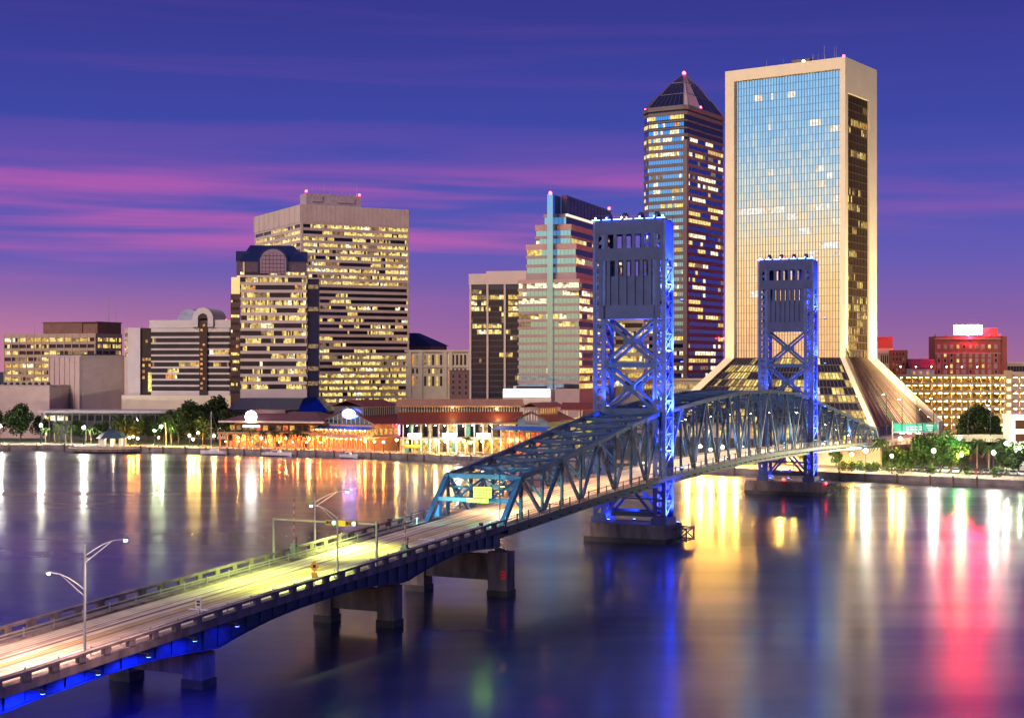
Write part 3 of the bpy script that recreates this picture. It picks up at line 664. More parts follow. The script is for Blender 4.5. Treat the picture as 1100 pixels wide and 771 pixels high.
mb = MB(); panes(mb, 'F', B.xa(46), B.xa(71), B.z(452), B.z(446.5), 11, .9, plane=2, w=(3, 3, 1, 3, 0)); mb.build('window_band', [GLASS] + LITW, B.root)
mb = MB(); panes(mb, 'F', B.xa(72), -3, B.z(452), B.z(446.5), 40, .05, plane=2); mb.build('window_band', [GLASS] + LITW, B.root)

# -- hotel with arched crown
B = Bld('arched_hotel', 'white banded hotel with arched crown and dark glass strip', 151, 246, 262, 640, 10)
za = B.z; D = 24
rr = [(za(y + 4.6), za(y)) for y in [356.3 + 6.55 * k for k in range(10)]]
xw0 = B.xa(163.5)
ribbons(B, xw0, 0, 0, D, rr, za(352), 12, mat('white_precast', (.52, .46, .46), .7, 0, .08, .2), nF=40, nR=8, pF=.10, pR=.05, w=(2, 5, 3, .5, 2))
mb = MB(); mb.box(-B.a, xw0 - .4, .6, D, 10, za(352)); mb.build('dark_glass_bay', GLASS, B.root)
mb = MB()
for k in range(10): 
    for q in range(3):
        if RG.random() < .4: mb = MB(); u = -B.a + .6 + q * 1.4; mb.face([(u, .55, za(420 - 6.55 * k)), (u + 1, .55, za(420 - 6.55 * k)), (u + 1, .55, za(417 - 6.55 * k)), (u, .55, za(417 - 6.55 * k))], RG.choice((1, 4, 4))); mb.build('bay_window', [GLASS] + [L_MD, L_OR, L_HI, L_OR], B.root)
mb = MB(); mb.face([(B.xa(158.5), .5, za(421)), (B.xa(162.5), .5, za(421)), (B.xa(162.5), .5, za(400)), (B.xa(158.5), .5, za(400))], 3)
mb.build('lit_stair_window', [GLASS] + [L_MD, L_OR, L_HI, L_OR], B.root)
mb = MB(); mb.box(B.xa(138), -B.a - .01, -.5, D, 8, za(351.5)); mb.build('side_wall', mat('white_precast', (.5, .4, .4)), B.root)
for k in range(4):
    m2 = MB(); panes(m2, 'F', B.xa(131), B.xa(138.0) - .1, za(357 + 7.2 * k + 4.2), za(357 + 7.2 * k), 4, .7, plane=3.0); m2.build('window_band', [GLASS] + LITW, B.root)
mb = MB(); mb.box(B.xa(130.5), B.xa(138) - .05, 3.05, D - 2, 8, za(352)); mb.build('rear_wing', PINK, B.root)
xs0, xs1 = B.xa(215), B.xa(223.5)
mb = MB(); mb.box(xs0, xs1, -1.0, .0, 12, za(346)); mb.build('glass_strip', mat('glossy_navy_glass', (.01, .012, .03), .08), B.root)
for k in range(14):
    if RG.random() < .75: mb = MB(); u = xs0 + RG.choice((.5, 1.6)); z = za(418 - 5.2 * k); mb.face([(u, -1.05, z), (u + 1.0, -1.05, z), (u + 1.0, -1.05, z + .9), (u, -1.05, z + .9)]); mb.build('strip_window', L_OR, B.root)
mb = MB(); x0, x1 = B.xa(161), B.xa(250); n = 20
WPH = mat('white_precast', (.5, .4, .4))
mb.box(x0, B.xa(208), -.6, D - 2, za(352) + .02, za(343.5)); mb.box(B.xa(231), x1, -.6, D - 2, za(352) + .02, za(343.5)); mb.box(B.xa(208) + .01, B.xa(231) - .01, 1.2, D - 2, za(352) + .02, za(343.5)); mb.build('penthouse', WPH, B.root)
def arch(mb, cx, z0, r0, r1, y0, y1, m=0, n=18, leg=0):
    pts = lambda r: [(cx + r * math.cos(math.pi * k / n), z0 + r * math.sin(math.pi * k / n)) for k in range(n + 1)]
    o, i = pts(r1), pts(r0)
    for k in range(n):
        mb.hexa([(i[k][0], y0, i[k][1]), (o[k][0], y0, o[k][1]), (o[k + 1][0], y0, o[k + 1][1]), (i[k + 1][0], y0, i[k + 1][1])], [(i[k][0], y1, i[k][1]), (o[k][0], y1, o[k][1]), (o[k + 1][0], y1, o[k + 1][1]), (i[k + 1][0], y1, i[k + 1][1])], m)
    if leg:
        for sg in (-1, 1): mb.box(cx + min(sg * r0, sg * r1), cx + max(sg * r0, sg * r1), y0, y1, z0 - leg, z0 - .002, m)
cx = (xs0 + xs1) / 2
mb = MB(); arch(mb, cx, za(342), 2.2, 4.6, -1.6, 14, leg=3.6); mb.build('arch', WPH, B.root)
mb = MB(); arch(mb, cx, za(342), .02, 2.18, -1.1, 13.6); mb.build('arch_glass', mat('glossy_navy_glass', (.01, .012, .03)), B.root)
mb = MB(); arch(mb, B.xa(197), za(344), .05, 5.2, 6, 18); mb.build('vaulted_roof', mat('grey_metal_roof', (.3, .32, .42), .4, .3), B.root)
mb = MB(); mb.box(B.xa(137), 3, -6, 14, 2, za(424.5)); mb.build('podium', CREAM, B.root)
for u in range(6):
    mb = MB(); px = -B.a + 6 + u * 6.5; mb.box(px - .3, px + .3, -7.4, -7.0, 6.6, 6.9); mb.box(px - .25, px + .25, -7.35, -7.05, 6.9, 6.95, 1); fl = mb.build('floodlight', [BLACK, YEL_L], B.root)
    lamp('floodlight_beam', fl, (px, -7.6, 7.3), 420, (1, .74, .36), 'SPOT', .2, (0, .35, 1), 120)
for u, y in ((-2, 2), (1, 6)): rooflight(B, (u, y, za(343) - 0.2), .45, RED_S)

# -- silver bank tower with dark arched roof
B = Bld('bank_tower', 'silver banded tower with navy arched roof in front of the big beige tower', 258, 329, 340, 620, -6.5)
za = B.z; D = 30
rr = [(za(y + 5.0), za(y)) for y in [298.3 + 8.17 * k for k in range(15)]]
SILV = mat('silver_spandrel_panels', (.56, .46, .42), .5, .1, .06, .2)
ribbons(B, B.xa(259), 0, 0, D, rr, za(296), 8, SILV, nF=46, nR=8, pF=lambda i: .85 if i < 6 else .6, pR=.1, out=.3, w=(6, 3, 3, 1, .3))
mb = MB(); mb.box(.45, 5.2, 1.2, D - 1, 3, za(299.5)); mb.build('blue_glass_bay', GLASSB, B.root)
for k in range(14):
    if RG.random() < .4: mb = MB(); z = za(310 + 8 * k); mb.face([(.7, 1.15, z), (4.9, 1.15, z), (4.9, 1.15, z + 1.7), (.7, 1.15, z + 1.7)]); mb.build('bay_window', L_LO, B.root)
u0, u1, u2 = B.xa(248), B.xa(258.8) - .45, B.xa(254)
mb = MB(); mb.prism([(u0, 2.6), (u1, .6), (u1, D - 2), (u0, D - 2)], za(316), za(298)); mb.prism([(u2, 3.2), (B.xa(262.5), 1.2 - 1.6), (B.xa(262.5), 6), (u2, 6)], za(298) + .01, za(282)); mb.build('mirror_glass_bay', mirror('silver_mirror_glass', (.85, .85, .9), .04), B.root)
mb = MB(); mb.box(B.xa(247.6), B.xa(259) - .5, .6, 4, 3, za(316)); mb.build('bay_wall', mat('dark_bronze_glass', (.10, .075, .07), .15, .6), B.root)
for k in range(13):
    mb = MB(); panes(mb, 'F', B.xa(248), B.xa(258) - .4, za(322 + 8.1 * k + 3), za(322 + 8.1 * k), 5, .28, plane=.58); mb.build('window_band', [GLASS] + LITW, B.root)
mb = MB(); mb.box(B.xa(254), .2, .3, D - 2, za(296) + .02, za(281)); mb.build('upper_wall', mat('purple_grey_glass', (.10, .08, .13), .12, .5), B.root)
mb = MB(); panes(mb, 'F', B.xa(258), -.5, za(295.5), za(292.5), 30, .55, plane=.25); mb.build('window_band', [GLASS] + LITW, B.root)
NAVY = mat('navy_metal_roof', (.012, .022, .09), .35, .2, .15, .3)
mb = MB(); x0, x1 = B.xa(257), B.xa(329.6); xa, xb = B.xa(268), B.xa(315); z0, z1 = za(281), za(263)
mb.hexa([(x0, -.6, z0), (x1, -.6, z0), (x1, D - 1, z0), (x0, D - 1, z0)], [(xa, 5, z1), (xb, 5, z1), (xb, D - 7, z1), (xa, D - 7, z1)])
mb.box(B.xa(253), B.xa(268), 2, D - 3, z0 + .01, za(270)); mb.box(B.xa(316), B.xa(330), 2, D - 3, z0 + .01, za(270)); mb.build('roof', NAVY, B.root)
cx = B.xa(293.5); mb = MB(); arch(mb, cx, za(282), 5.4, 6.2, -.9, 4.4, leg=4); mb.build('arch', NAVY, B.root)
mb = MB(); arch(mb, cx, za(282), .02, 5.38, -.75, 4.2, 0, leg=0); mb.box(cx - 5.3, cx + 5.3, -.75, .28, za(294), za(282) - .01); mb.build('arched_window', mirror('plum_mirror_glass', (.26, .22, .34), .12), B.root)
mb = MB()
for k in range(-3, 4): mb.box(cx + k * 1.5 - .08, cx + k * 1.5 + .08, -.85, -.755, za(294), za(282) + 4.2 - abs(k) * .5)
for k in range(5): mb.box(cx - 5 + k * .2, cx + 5 - k * .2, -.86, -.758, za(292 - 4.2 * k) - .1, za(292 - 4.2 * k) + .1)
mb.build('glazing_bar', NAVY, B.root)
# -- blue sloping glass lobby at its foot
B = Bld('glass_lobby', 'low dark lobby with slanted blue glass roof at the foot of the silver tower', 246, 350, 364, 600, 6)
mb = MB(); x0, x1 = -B.a, 0; mb.box(x0, x1, 0, 16, 2, B.z(440)); mb.build('wall', DGREY, B.root)
mb = MB(); mb.hexa([(x0, -2, B.z(440)), (B.xa(322), -2, B.z(440)), (B.xa(322), 16, B.z(440)), (x0, 16, B.z(440))], [(x0 + 3, 6, B.z(428)), (B.xa(322), 6, B.z(428)), (B.xa(322), 15, B.z(428)), (x0 + 3, 15, B.z(428))]); mb.build('roof', mat('slate_blue_roof', (.05, .05, .09), .4, .3), B.root)
mb = MB(); mb.hexa([(B.xa(322) + .05, -3, B.z(441.5)), (1.5, -3, B.z(441.5)), (1.5, 14, B.z(441.5)), (B.xa(322) + .05, 14, B.z(441.5))], [(B.xa(325), 4, B.z(427)), (B.xa(338), 4, B.z(427)), (B.xa(338), 11, B.z(427)), (B.xa(325), 11, B.z(427))]); mb.build('glass_roof', mirror('deep_blue_glass', (.05, .12, .50), .1), B.root)
mb = MB(); panes(mb, 'F', x0 + 2, -2, B.z(446), B.z(442.5), 30, .3, plane=0); mb.build('window_band', [GLASS] + LITW, B.root)

# -- big beige tower
B = Bld('beige_tower', 'tallest beige office tower of the left half, banded with yellow lit windows', 275, 324, 438.5, 690, 62)
za = B.z
rr = [(B.z(y + 3.7), B.z(y)) for y in [240.5 + 6.72 * k for k in range(29)]]
def pB(i): return .93 if i < 10 else (.15 if i in (10, 11, 12, 14) else (.45 if i < 20 else .85))
ribbons(B, -B.a, 0, 0, B.b, rr, B.z(219.5), 8, BEIGE, nF=28, nR=64, pF=lambda i: pB(i) * .85, pR=pB, out=.45, colF=[-B.a + B.a * k / 5 for k in range(6)], colR=[.2, B.b - .2], cw=.7, w=(6, 3, 2, 1, .1))
mb = MB(); mb.box(-B.a - .4, .45, -.6, -.452, B.z(238.5), B.z(220)); mb.box(.452, .52, -.4, B.b + .3, B.z(238.5), B.z(220))
for k in range(10): u = -B.a - .4 + (B.a + .5) * k / 9; mb.box(u - .35, u + .35, -.95, -.452, B.z(238), B.z(219.8))
for k in range(24): u = -.2 + (B.b + .2) * k / 23; mb.box(.452, .62, u - .08, u + .08, B.z(238), B.z(219.8))
mb.build('parapet_rib', BEIGE, B.root)
mb = MB(); y0, y1 = B.yb(329), B.yb(390); mb.box(-11, -3, y0 + 1, y1, B.z(219.5) - .4, B.z(206.5)); mb.box(-2.98, -2.6, y0 + 4, y0 + 9, B.z(215), B.z(209)); mb.box(-2.98, -2.6, y1 - 12, y1 - 3, B.z(215), B.z(209)); mb.build('penthouse', mat('pale_penthouse_panels', (.42, .34, .36), .7), B.root)
for k in range(9): antenna(B, -5 - RG.random() * 6, y0 + 3 + k * (y1 - y0 - 4) / 8, B.z(206.5), RG.uniform(3, 8), .1)
rooflight(B, (-3.2, y0 + 1.2, B.z(206.5) + 1), .8); rooflight(B, (-3.2, y1 - .5, B.z(206.5) + .6), .8)

# -- cream courthouse, hip roof building, brown box
B = Bld('hip_roof_building', 'grey building with dark hip roof peeking right of the beige tower', 425, 462, 470, 760, 20)
mb = MB(); mb.box(-B.a, 0, 0, 22, 2, B.z(371)); mb.build('wall', mat('taupe_wall', (.32, .27, .25), .8), B.root)
mb = MB(); mb.hexa([(-B.a - 1, -1, B.z(371)), (1, -1, B.z(371)), (1, 23, B.z(371)), (-B.a - 1, 23, B.z(371))], [(-B.a * .8, 8, B.z(357)), (-B.a * .62, 8, B.z(357)), (-B.a * .62, 14, B.z(357)), (-B.a * .8, 14, B.z(357))]); mb.build('roof', mat('slate_roof', (.03, .03, .06), .5), B.root)
B = Bld('courthouse', 'cream classical building with tall lit windows between the beige tower and dark glass block', 436, 506, 512, 700, 5)
mb = MB(); mb.box(-B.a, 0, 0, 20, 2, B.z(378)); mb.box(-B.a - .5, .5, -.6, 20, B.z(378), B.z(375.8)); mb.box(-B.a - .3, .3, -.4, 20, B.z(394.6), B.z(393))
for x in (440, 452, 478, 484, 505): u = B.xa(x); mb.box(u - .9, u + .9, -.5, -.001, 3, B.z(378) - .01)
mb.build('wall', CREAM, B.root)
for k in range(16):
    x = 439.5 + k * 4.3; u = B.xa(x)
    for (ya, yb_), nm in (((381, 392), 0), ((396, 401), 1), ((404, 414.5), 2)):
        mb = MB(); q = RG.choices((0, 1, 2, 3, 4), (3, 3, 3, 3, 2))[0] if x < 486 else 0
        mb.face([(u - .5, -.03, B.z(yb_)), (u + .5, -.03, B.z(yb_)), (u + .5, -.03, B.z(ya)), (u - .5, -.03, B.z(ya))], q); mb.box(u - .65, u - .52, -.12, -.002, B.z(yb_), B.z(ya), 6); mb.build('window', [GLASS, L_HI, L_MD, L_LO, L_OR, L_CO, CREAM], B.root)
mb = MB(); mb.box(B.xa(446), B.xa(448), -1.4, -1.1, 3.2, 3.5); mb.box(B.xa(446.2), B.xa(447.8), -1.35, -1.15, 3.5, 3.55, 1); fl = mb.build('floodlight', [BLACK, WHT_L], B.root)
lamp('floodlight_beam', fl, (B.xa(447), -1.8, 4), 2600, (1, .78, .7), 'SPOT', .2, (0, .25, 1), 70)
lamp('floodlight_beam', fl, (B.xa(490), -6, 4), 3200, (1, .72, .3), 'SPOT', .2, (-.2, .45, 1), 140)
B = Bld('brown_block', 'plain brown brick block in front of the courthouse', 483, 505, 512, 660, 5)
mb = MB(); mb.box(-B.a, 0, 0, 12, 2, B.z(398.5)); mb.box(-B.a - .2, .2, -.2, 12.2, B.z(398.5), B.z(397.5)); mb.build('wall', mat('brown_brick', (.17, .10, .09), .85, 0, .25, 1), B.root)
for k in range(4):
    for q in range(3): mb = MB(); u = -B.a + 1.6 + q * 2.8; z = B.z(404 + 6 * k); mb.box(u - .4, u + .4, -.06, -.003, z - .6, z + .6); mb.build('window', GLASS, B.root)

# -- dark glass block with white piers
B = Bld('glass_block', 'dark glass office block with slim white piers and beige roof band', 505, 568, 590, 650, 12)
rr = [(B.z(y + 4.6), B.z(y)) for y in [310.5 + 6.2 * k for k in range(19)]]
ribbons(B, -B.a, 0, 0, 26, rr, B.z(294), 5, mat('navy_spandrel_glass', (.035, .04, .065), .2), nF=26, nR=10, pF=lambda i: .7 if i < 6 else (.22 if i < 15 else .15), pR=.3, out=.08, w=(4, 3, 5, 1.5, .3))
mb = MB(); mb.box(-B.a - .5, .5, -.5, 26.5, B.z(305), B.z(293.5))
for x in (505.6, 524, 542.5): u = B.xa(x); mb.box(u - .42, u + .42, -.7, -.1, 3, B.z(305) - .01)
mb.build('pier_frame', BEIGE, B.root)
mb = MB(); mb.box(B.xa(520), -1, 4, 20, B.z(293.5) + .01, B.z(290)); mb.build('penthouse', BEIGE, B.root)

# -- stepped tower with cyan glass and pink bands
B = Bld('stepped_tower', 'stepped pinkish tower with cyan glass corner and dark rooftop crown', 557, 617, 668, 640, 20)
za = B.z; PKB = mat('rose_granite_bands', (.50, .30, .26), .6, 0, .1, .2); PBB = mat('pale_pink_bands', (.38, .27, .26), .6, 0, .08, .2)
CY2 = mirror('turquoise_mirror_glass', (.24, .55, 1.0), .05)
def tier(xl, xr_, y0off, ztop, zbot, ys, h, top, nF, nR, pF, pR, b1):
    x0, x1 = B.xa(xl), B.xa(xr_)
    rr = [(za(y + h), za(y)) for y in ys]
    mb = MB(); mb.box(x0, x1, y0off, b1, zbot, ztop - .3); mb.build('core', GLASS, B.root)
    mb = MB(); zt = ztop
    for i, (zb, zw) in enumerate(rr): mb.box(x0 - .3, x1 + .3, y0off - .3, b1, zw, zt, 1 if i == 0 and top else 0); zt = zb
    mb.box(x0 - .3, x1 + .3, y0off - .3, b1, zbot, zt, 0); mb.build('spandrel_band', [PBB, PKB], B.root)
    for i, (zb, zw) in enumerate(rr):
        m2 = MB(); panes(m2, 'F', x0 + .1, x1 - .1, zb, zw, nF, pF(ys[i]), plane=y0off, w=(2, 1, 1, 6, .3)); m2.build('window_band', [CY2] + LITW, B.root)
        m2 = MB(); panes(m2, 'R', y0off + .1, b1 - .1, zb, zw, nR, pR(ys[i]), plane=x1, w=(5, 3, 1, 3, .1)); m2.build('window_band', [GLASS] + LITW, B.root)
pf = lambda y: .15 if y < 262 else .4; pr = lambda y: .15 if y < 270 else .75
BB = B.yb(668)
tier(579, 603, 7, za(227.5), za(240), [231], 7.5, False, 6, 14, lambda y: .02, lambda y: .05, BB)
tier(572, 610, 4.5, za(239.5), za(262), [246, 254.6], 5.6, True, 10, 16, pf, pr, BB + 1)
tier(564, 617, 2.2, za(261), za(300), [267, 276.5, 286], 6.2, True, 13, 18, pf, pr, BB + 2)
tier(557, 622, 0, za(299.5), 3, [303.5 + 8.35 * k for k in range(14)], 5.4, True, 15, 20, lambda y: .3 if y < 340 else .14, lambda y: .75, BB + 4)
for k in range(2): pass
mb = MB(); mb.box(B.xa(588.5), B.xa(594.5), -.9, 10, 6, za(208)); mb.build('glass_shaft', mirror('cyan_shaft_glass', (.24, .52, 1.0), .05), B.root)
mb = MB(); mb.box(B.xa(595), B.xa(601), 10.2, BB + 4, za(228), za(206.5)); x1 = B.xa(601)
for k in range(14): yy = 10.4 + (BB - 7) * k / 13; mb.box(x1, x1 + .12, yy - .1, yy + .1, za(226), za(208))
for k in range(4): mb.box(x1, x1 + .1, 10.2, BB + 4, za(224 - 4.6 * k) - .08, za(224 - 4.6 * k) + .08)
mb.build('crown', mat('bronze_louvres', (.03, .036, .075), .25, .4), B.root)
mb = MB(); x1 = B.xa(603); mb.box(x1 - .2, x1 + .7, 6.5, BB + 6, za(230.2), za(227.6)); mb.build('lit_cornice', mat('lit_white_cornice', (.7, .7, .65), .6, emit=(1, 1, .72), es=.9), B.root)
rooflight(B, (B.xa(591.5), -.4, za(206.5)), .95); rooflight(B, (B.xa(600), BB + 3, za(206.5) + .9), .95)
# -- white lit canopy sign below it, pale annex
B = Bld('bank_annex', 'low pale annex with glowing white sign band at the foot of the stepped tower', 540, 592, 612, 600, 8)
mb = MB(); mb.box(-B.a, 0, 0, 14, 2, B.z(419)); mb.box(-B.a + 4, -3, 2, 14, B.z(419), B.z(414.5)); mb.build('wall', BEIGE, B.root)
mb = MB(); mb.box(-B.a + .3, -.4, -.5, -.01, B.z(426.5), B.z(417.5)); mb.build('sign_band', mat('lit_white_sign', (.9, .9, .9), .5, emit=(1, .97, .92), es=1.6), B.root)
mb = MB(); mb.box(B.xa(554), -2, 1.6, 1.9, B.z(417), B.z(414.9)); mb.build('roof_glazing', GLASSB, B.root)
B = Bld('parking_deck_building', 'pale yellow banded block seen behind the near lift tower', 622, 690, 700, 690, 6)
rr = [(B.z(y + 5.0), B.z(y)) for y in [347 + 8.9 * k for k in range(8)]]
ribbons(B, -B.a, 0, 0, 20, rr, B.z(340), 5, CREAM, nF=22, nR=4, pF=lambda i: .35 if i < 5 else .7, pR=.1, core=BROWN)
B = Bld('cream_annex', 'low cream ribbed block between the pyramid tower and the flared tower', 606, 775, 790, 705, 4)
mb = MB(); mb.box(-B.a, 0, 0, 16, 2, B.z(408.5))
for k in range(60): u = -B.a + B.a * k / 59; mb.box(u - .22, u + .22, -.35, -.001, B.z(436), B.z(409.5))
mb.box(-B.a - .4, .4, -.6, 16, B.z(408.5), B.z(406.5)); mb.build('wall', CREAM, B.root)
for q in range(4): 
    m2 = MB(); panes(m2, 'F', -B.a + 1, -1, B.z(417.5 + 7 * q), B.z(412.5 + 7 * q), 58, .55, plane=0, off=.03, w=(3, 4, 4, .5, .3)); m2.build('window_band', [GLASS] + LITW, B.root)

# -- pyramid topped tower
B = Bld('pyramid_tower', 'tall octagonal glass tower with stepped pyramid roof and red beacon', 687, 737, 781, 785, 32)
za = B.z; a, b = B.a, B.b; c = 5.5
def octo(e, z=None): return [(-a - e, c), (-a + c, -e), (-1.2, -e), (e, 1.2), (e, b - c), (-c, b + e), (-a + c, b + e), (-a - e, b - c)]
ST = mat('brown_granite', (.16, .115, .11), .6, 0, .12, .2)
mb = MB(); mb.prism(octo(-.1), 4, za(116)); mb.build('core', mat('dark_core_glass', (.02, .02, .03), .1), B.root)
mb = MB()
nfl = 36
for k in range(nfl + 1):
    y = 121 + 7.95 * k
    if k in (1, 2): mb.prism(octo(.25), za(y + .8), za(y - .8))
    else: mb.prism(octo(.4), za(y + 1.7), za(y - 2.0))
mb.prism(octo(.9), za(117), za(113.5)); mb.box(-1.4, .9, -.8, 1.5, 4, za(150)); mb.build('granite_band', ST, B.root)
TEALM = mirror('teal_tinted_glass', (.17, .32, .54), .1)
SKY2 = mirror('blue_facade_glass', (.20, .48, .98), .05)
def facet(mb, p, q, z0, z1, n, pl, w, off=.06):
    p, q = Vector((*p, 0)), Vector((*q, 0)); d = q - p; nrm = Vector((d.y, -d.x, 0)).normalized() * off; st = RG.random() < pl; k = 1
    for i in range(n):
        if RG.random() > .6: st = RG.random() < pl; k = 1 + RG.choices(range(5), w)[0]
        A, E = p + d * ((i + .06) / n) + nrm, p + d * ((i + .94) / n) + nrm
        mb.face([(A.x, A.y, z0), (E.x, E.y, z0), (E.x, E.y, z1), (A.x, A.y, z1)], k if st and RG.random() < .88 else 0)
oc = octo(0)
for k in range(nfl):
    z0, z1 = za(121 + 7.95 * (k + 1) - 2.05), za(121 + 7.95 * k + 1.75)
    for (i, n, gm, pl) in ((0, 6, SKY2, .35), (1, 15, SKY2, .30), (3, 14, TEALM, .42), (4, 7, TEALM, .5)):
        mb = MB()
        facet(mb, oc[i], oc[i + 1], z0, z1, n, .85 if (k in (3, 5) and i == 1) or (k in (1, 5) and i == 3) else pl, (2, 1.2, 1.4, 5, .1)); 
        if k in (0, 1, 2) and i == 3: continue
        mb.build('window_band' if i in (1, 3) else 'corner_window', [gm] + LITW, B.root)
mb = MB(); z0 = za(113.5); tipx, tipy = -a / 2, b / 2
def shrink(f): return [(tipx + (x - tipx) * f, tipy + (y - tipy) * f) for x, y in octo(.5)]
lv = [(1.0, za(113), .70, za(97)), (.66, za(96.6), .36, za(81.5)), (.34, za(81), .04, za(69.5))]
for f0, h0, f1, h1 in lv: mb.hexa([(x, y, h0) for x, y in shrink(f0)], [(x, y, h1) for x, y in shrink(f1)])
mb.build('pyramid_roof', mat('dark_roof_panels', (.02, .02, .05), .3, .3), B.root)
mb = MB()
for f0, h0, f1, h1 in lv:
    A, T = shrink(f0), shrink(f1)
    for i in range(8):
        q = (i + 1) % 8
        mb.beam((*A[i], h0 + .1), (*T[i], h1 + .1), .5, .5)
        for k in range(1, 7):
            if i in (0, 1, 3, 4): u = k / 7; mb.beam((A[i][0] + (A[q][0] - A[i][0]) * u, A[i][1] + (A[q][1] - A[i][1]) * u, h0 + .05), (T[i][0] + (T[q][0] - T[i][0]) * u, T[i][1] + (T[q][1] - T[i][1]) * u, h1 + .05), .10, .10)
        mb.beam((*A[i], h0), (*A[q], h0), .55, .55)
mb.build('roof_rib', mat('pale_roof_ribs', (.14, .12, .17), .5), B.root)
mb = MB()
for f0, h0, f1, h1 in lv:
    A, T = shrink(f0 * 1.012), shrink(f1 * 1.012 + .005)
    mb.face([(*A[2], h0 + .1), (*A[3], h0 + .1), (*T[3], h1 + .1), (*T[2], h1 + .1)])
    mid = lambda P_, i, j, u: (P_[i][0] + (P_[j][0] - P_[i][0]) * u, P_[i][1] + (P_[j][1] - P_[i][1]) * u)
    mb.hexa([(*A[3], h0 + .05), (*mid(A, 3, 4, .34), h0 + .05), (*mid(A, 3, 4, .34), h0 - .5), (*A[3], h0 - .5)], [(*T[3], h1 + .05), (*mid(T, 3, 4, .34), h1 + .05), (*mid(T, 3, 4, .34), h1 - .5), (*T[3], h1 - .5)])
mb.build('stone_rib', mat('pink_stone_rib', (.50, .36, .34), .7), B.root)
mb = MB(); mb.tube((tipx, tipy, za(69.5) - .2), (tipx, tipy, za(67)), .3); mb.build('spire', GALV, B.root); rooflight(B, (tipx, tipy, za(67)), 1.3)
rooflight(B, (-a + 1, c - .5, za(112)), .9); rooflight(B, (-.2, b * .35, za(110)), .9)
rooflight(B, (.9, b - 6, za(362)), .9, RED_S); rooflight(B, (.9, b - 13, za(362)), .7, RED_S)

# -- flared tower (mirror glass in a cream frame on splayed legs)
B = Bld('flared_tower', 'tallest mirror glass tower in a cream frame with splayed base', 779, 908, 942, 634, 35)
za = B.z; a, b = B.a, B.b; ZTOP = za(61.0); ZF = 36.5
CRM = mat('cream_travertine_frame', (.86, .73, .47), .7, 0, .05, .12)
def W(mb, x0, x1, y0, y1, z0, z1, m=0): mb.box(x0, x1, y0, y1, z0, z1, m)
def paned_mirror(name, col, dx, dz, ox, oz):
    """mirror glass whose panes each hang a fraction of a degree off true, so reflections break from pane to pane"""
    m = mat(name, col, .045, 1.0, .05, .25); t = m.node_tree; b = t.nodes['Principled BSDF']
    co = nd(t, 'ShaderNodeTexCoord'); sp = nd(t, 'ShaderNodeSeparateXYZ'); t.links.new(co.outputs['Object'], sp.inputs[0]); cb = nd(t, 'ShaderNodeCombineXYZ')
    for k, (o_, d_) in ((0, (ox, dx)), (2, (oz, dz))): t.links.new(math_n(t, 'FLOOR', math_n(t, 'DIVIDE', math_n(t, 'SUBTRACT', sp.outputs[k], o_), d_)), cb.inputs[k])
    wn = nd(t, 'ShaderNodeTexWhiteNoise', noise_dimensions='3D'); t.links.new(cb.outputs[0], wn.inputs['Vector'])
    def vm(op, a, c): 
        v = nd(t, 'ShaderNodeVectorMath', operation=op)
        for i, q in enumerate((a, c)):
            if isinstance(q, tuple): v.inputs[i].default_value = q
            elif q is not None: t.links.new(q, v.inputs[i])
        return v.outputs[0]
    g = nd(t, 'ShaderNodeNewGeometry')
    v = vm('NORMALIZE', vm('ADD', g.outputs['Normal'], vm('MULTIPLY', vm('SUBTRACT', wn.outputs['Color'], (.5, .5, .5)), (.018, .018, .018))), None)
    t.links.new(v, b.inputs['Normal']); return m
fl_, fr_ = B.xa(788.5), B.xa(902.5); zg = za(73.3)
sl_, sr_ = B.yb(911), B.yb(934); zgs = za(98.5)
mb = MB()
W(mb, -a, fl_, 0, b, ZF, ZTOP); W(mb, fr_, 0, 0, sl_, ZF, ZTOP); W(mb, fr_, 0, sr_, b, ZF, ZTOP)
W(mb, fl_ + .001, fr_ - .001, 0, b, zg, ZTOP - .001); W(mb, fr_, -.001, sl_ + .001, sr_ - .001, zgs, ZTOP - .002); W(mb, fl_ + .002, fr_ - .002, b - 2, b - .002, ZF, zg)
mb.build('frame', CRM, B.root)
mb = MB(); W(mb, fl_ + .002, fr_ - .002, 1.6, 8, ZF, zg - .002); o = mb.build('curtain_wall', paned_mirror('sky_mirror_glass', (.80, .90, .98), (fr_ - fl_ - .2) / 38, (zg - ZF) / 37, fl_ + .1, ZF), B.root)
mb = MB(); n = 38
for k in range(n + 1): u = fl_ + .1 + (fr_ - fl_ - .2) * k / n; W(mb, u - .10, u + .10, 1.38, 1.59, ZF, zg - .003)
mb.build('mullion', mat('steel_blue_mullion', (.26, .30, .36), .3, .7), B.root)
mb = MB(); nf = 37
for k in range(1, nf): z = ZF + (zg - ZF) * k / nf; W(mb, fl_ + .1, fr_ - .1, 1.4, 1.592, z - .15, z + .15)
mb.build('spandrel_line', mirror('grey_spandrel_glass', (.52, .58, .66), .12), B.root)
du = (fr_ - fl_ - .2) / n; nlw = 0; MRW = lit('mirror_room_warm', (1, .80, .55), 1.15, lo=.6); MRC = lit('mirror_room_white', (1, .95, .82), 1.3, lo=.6)
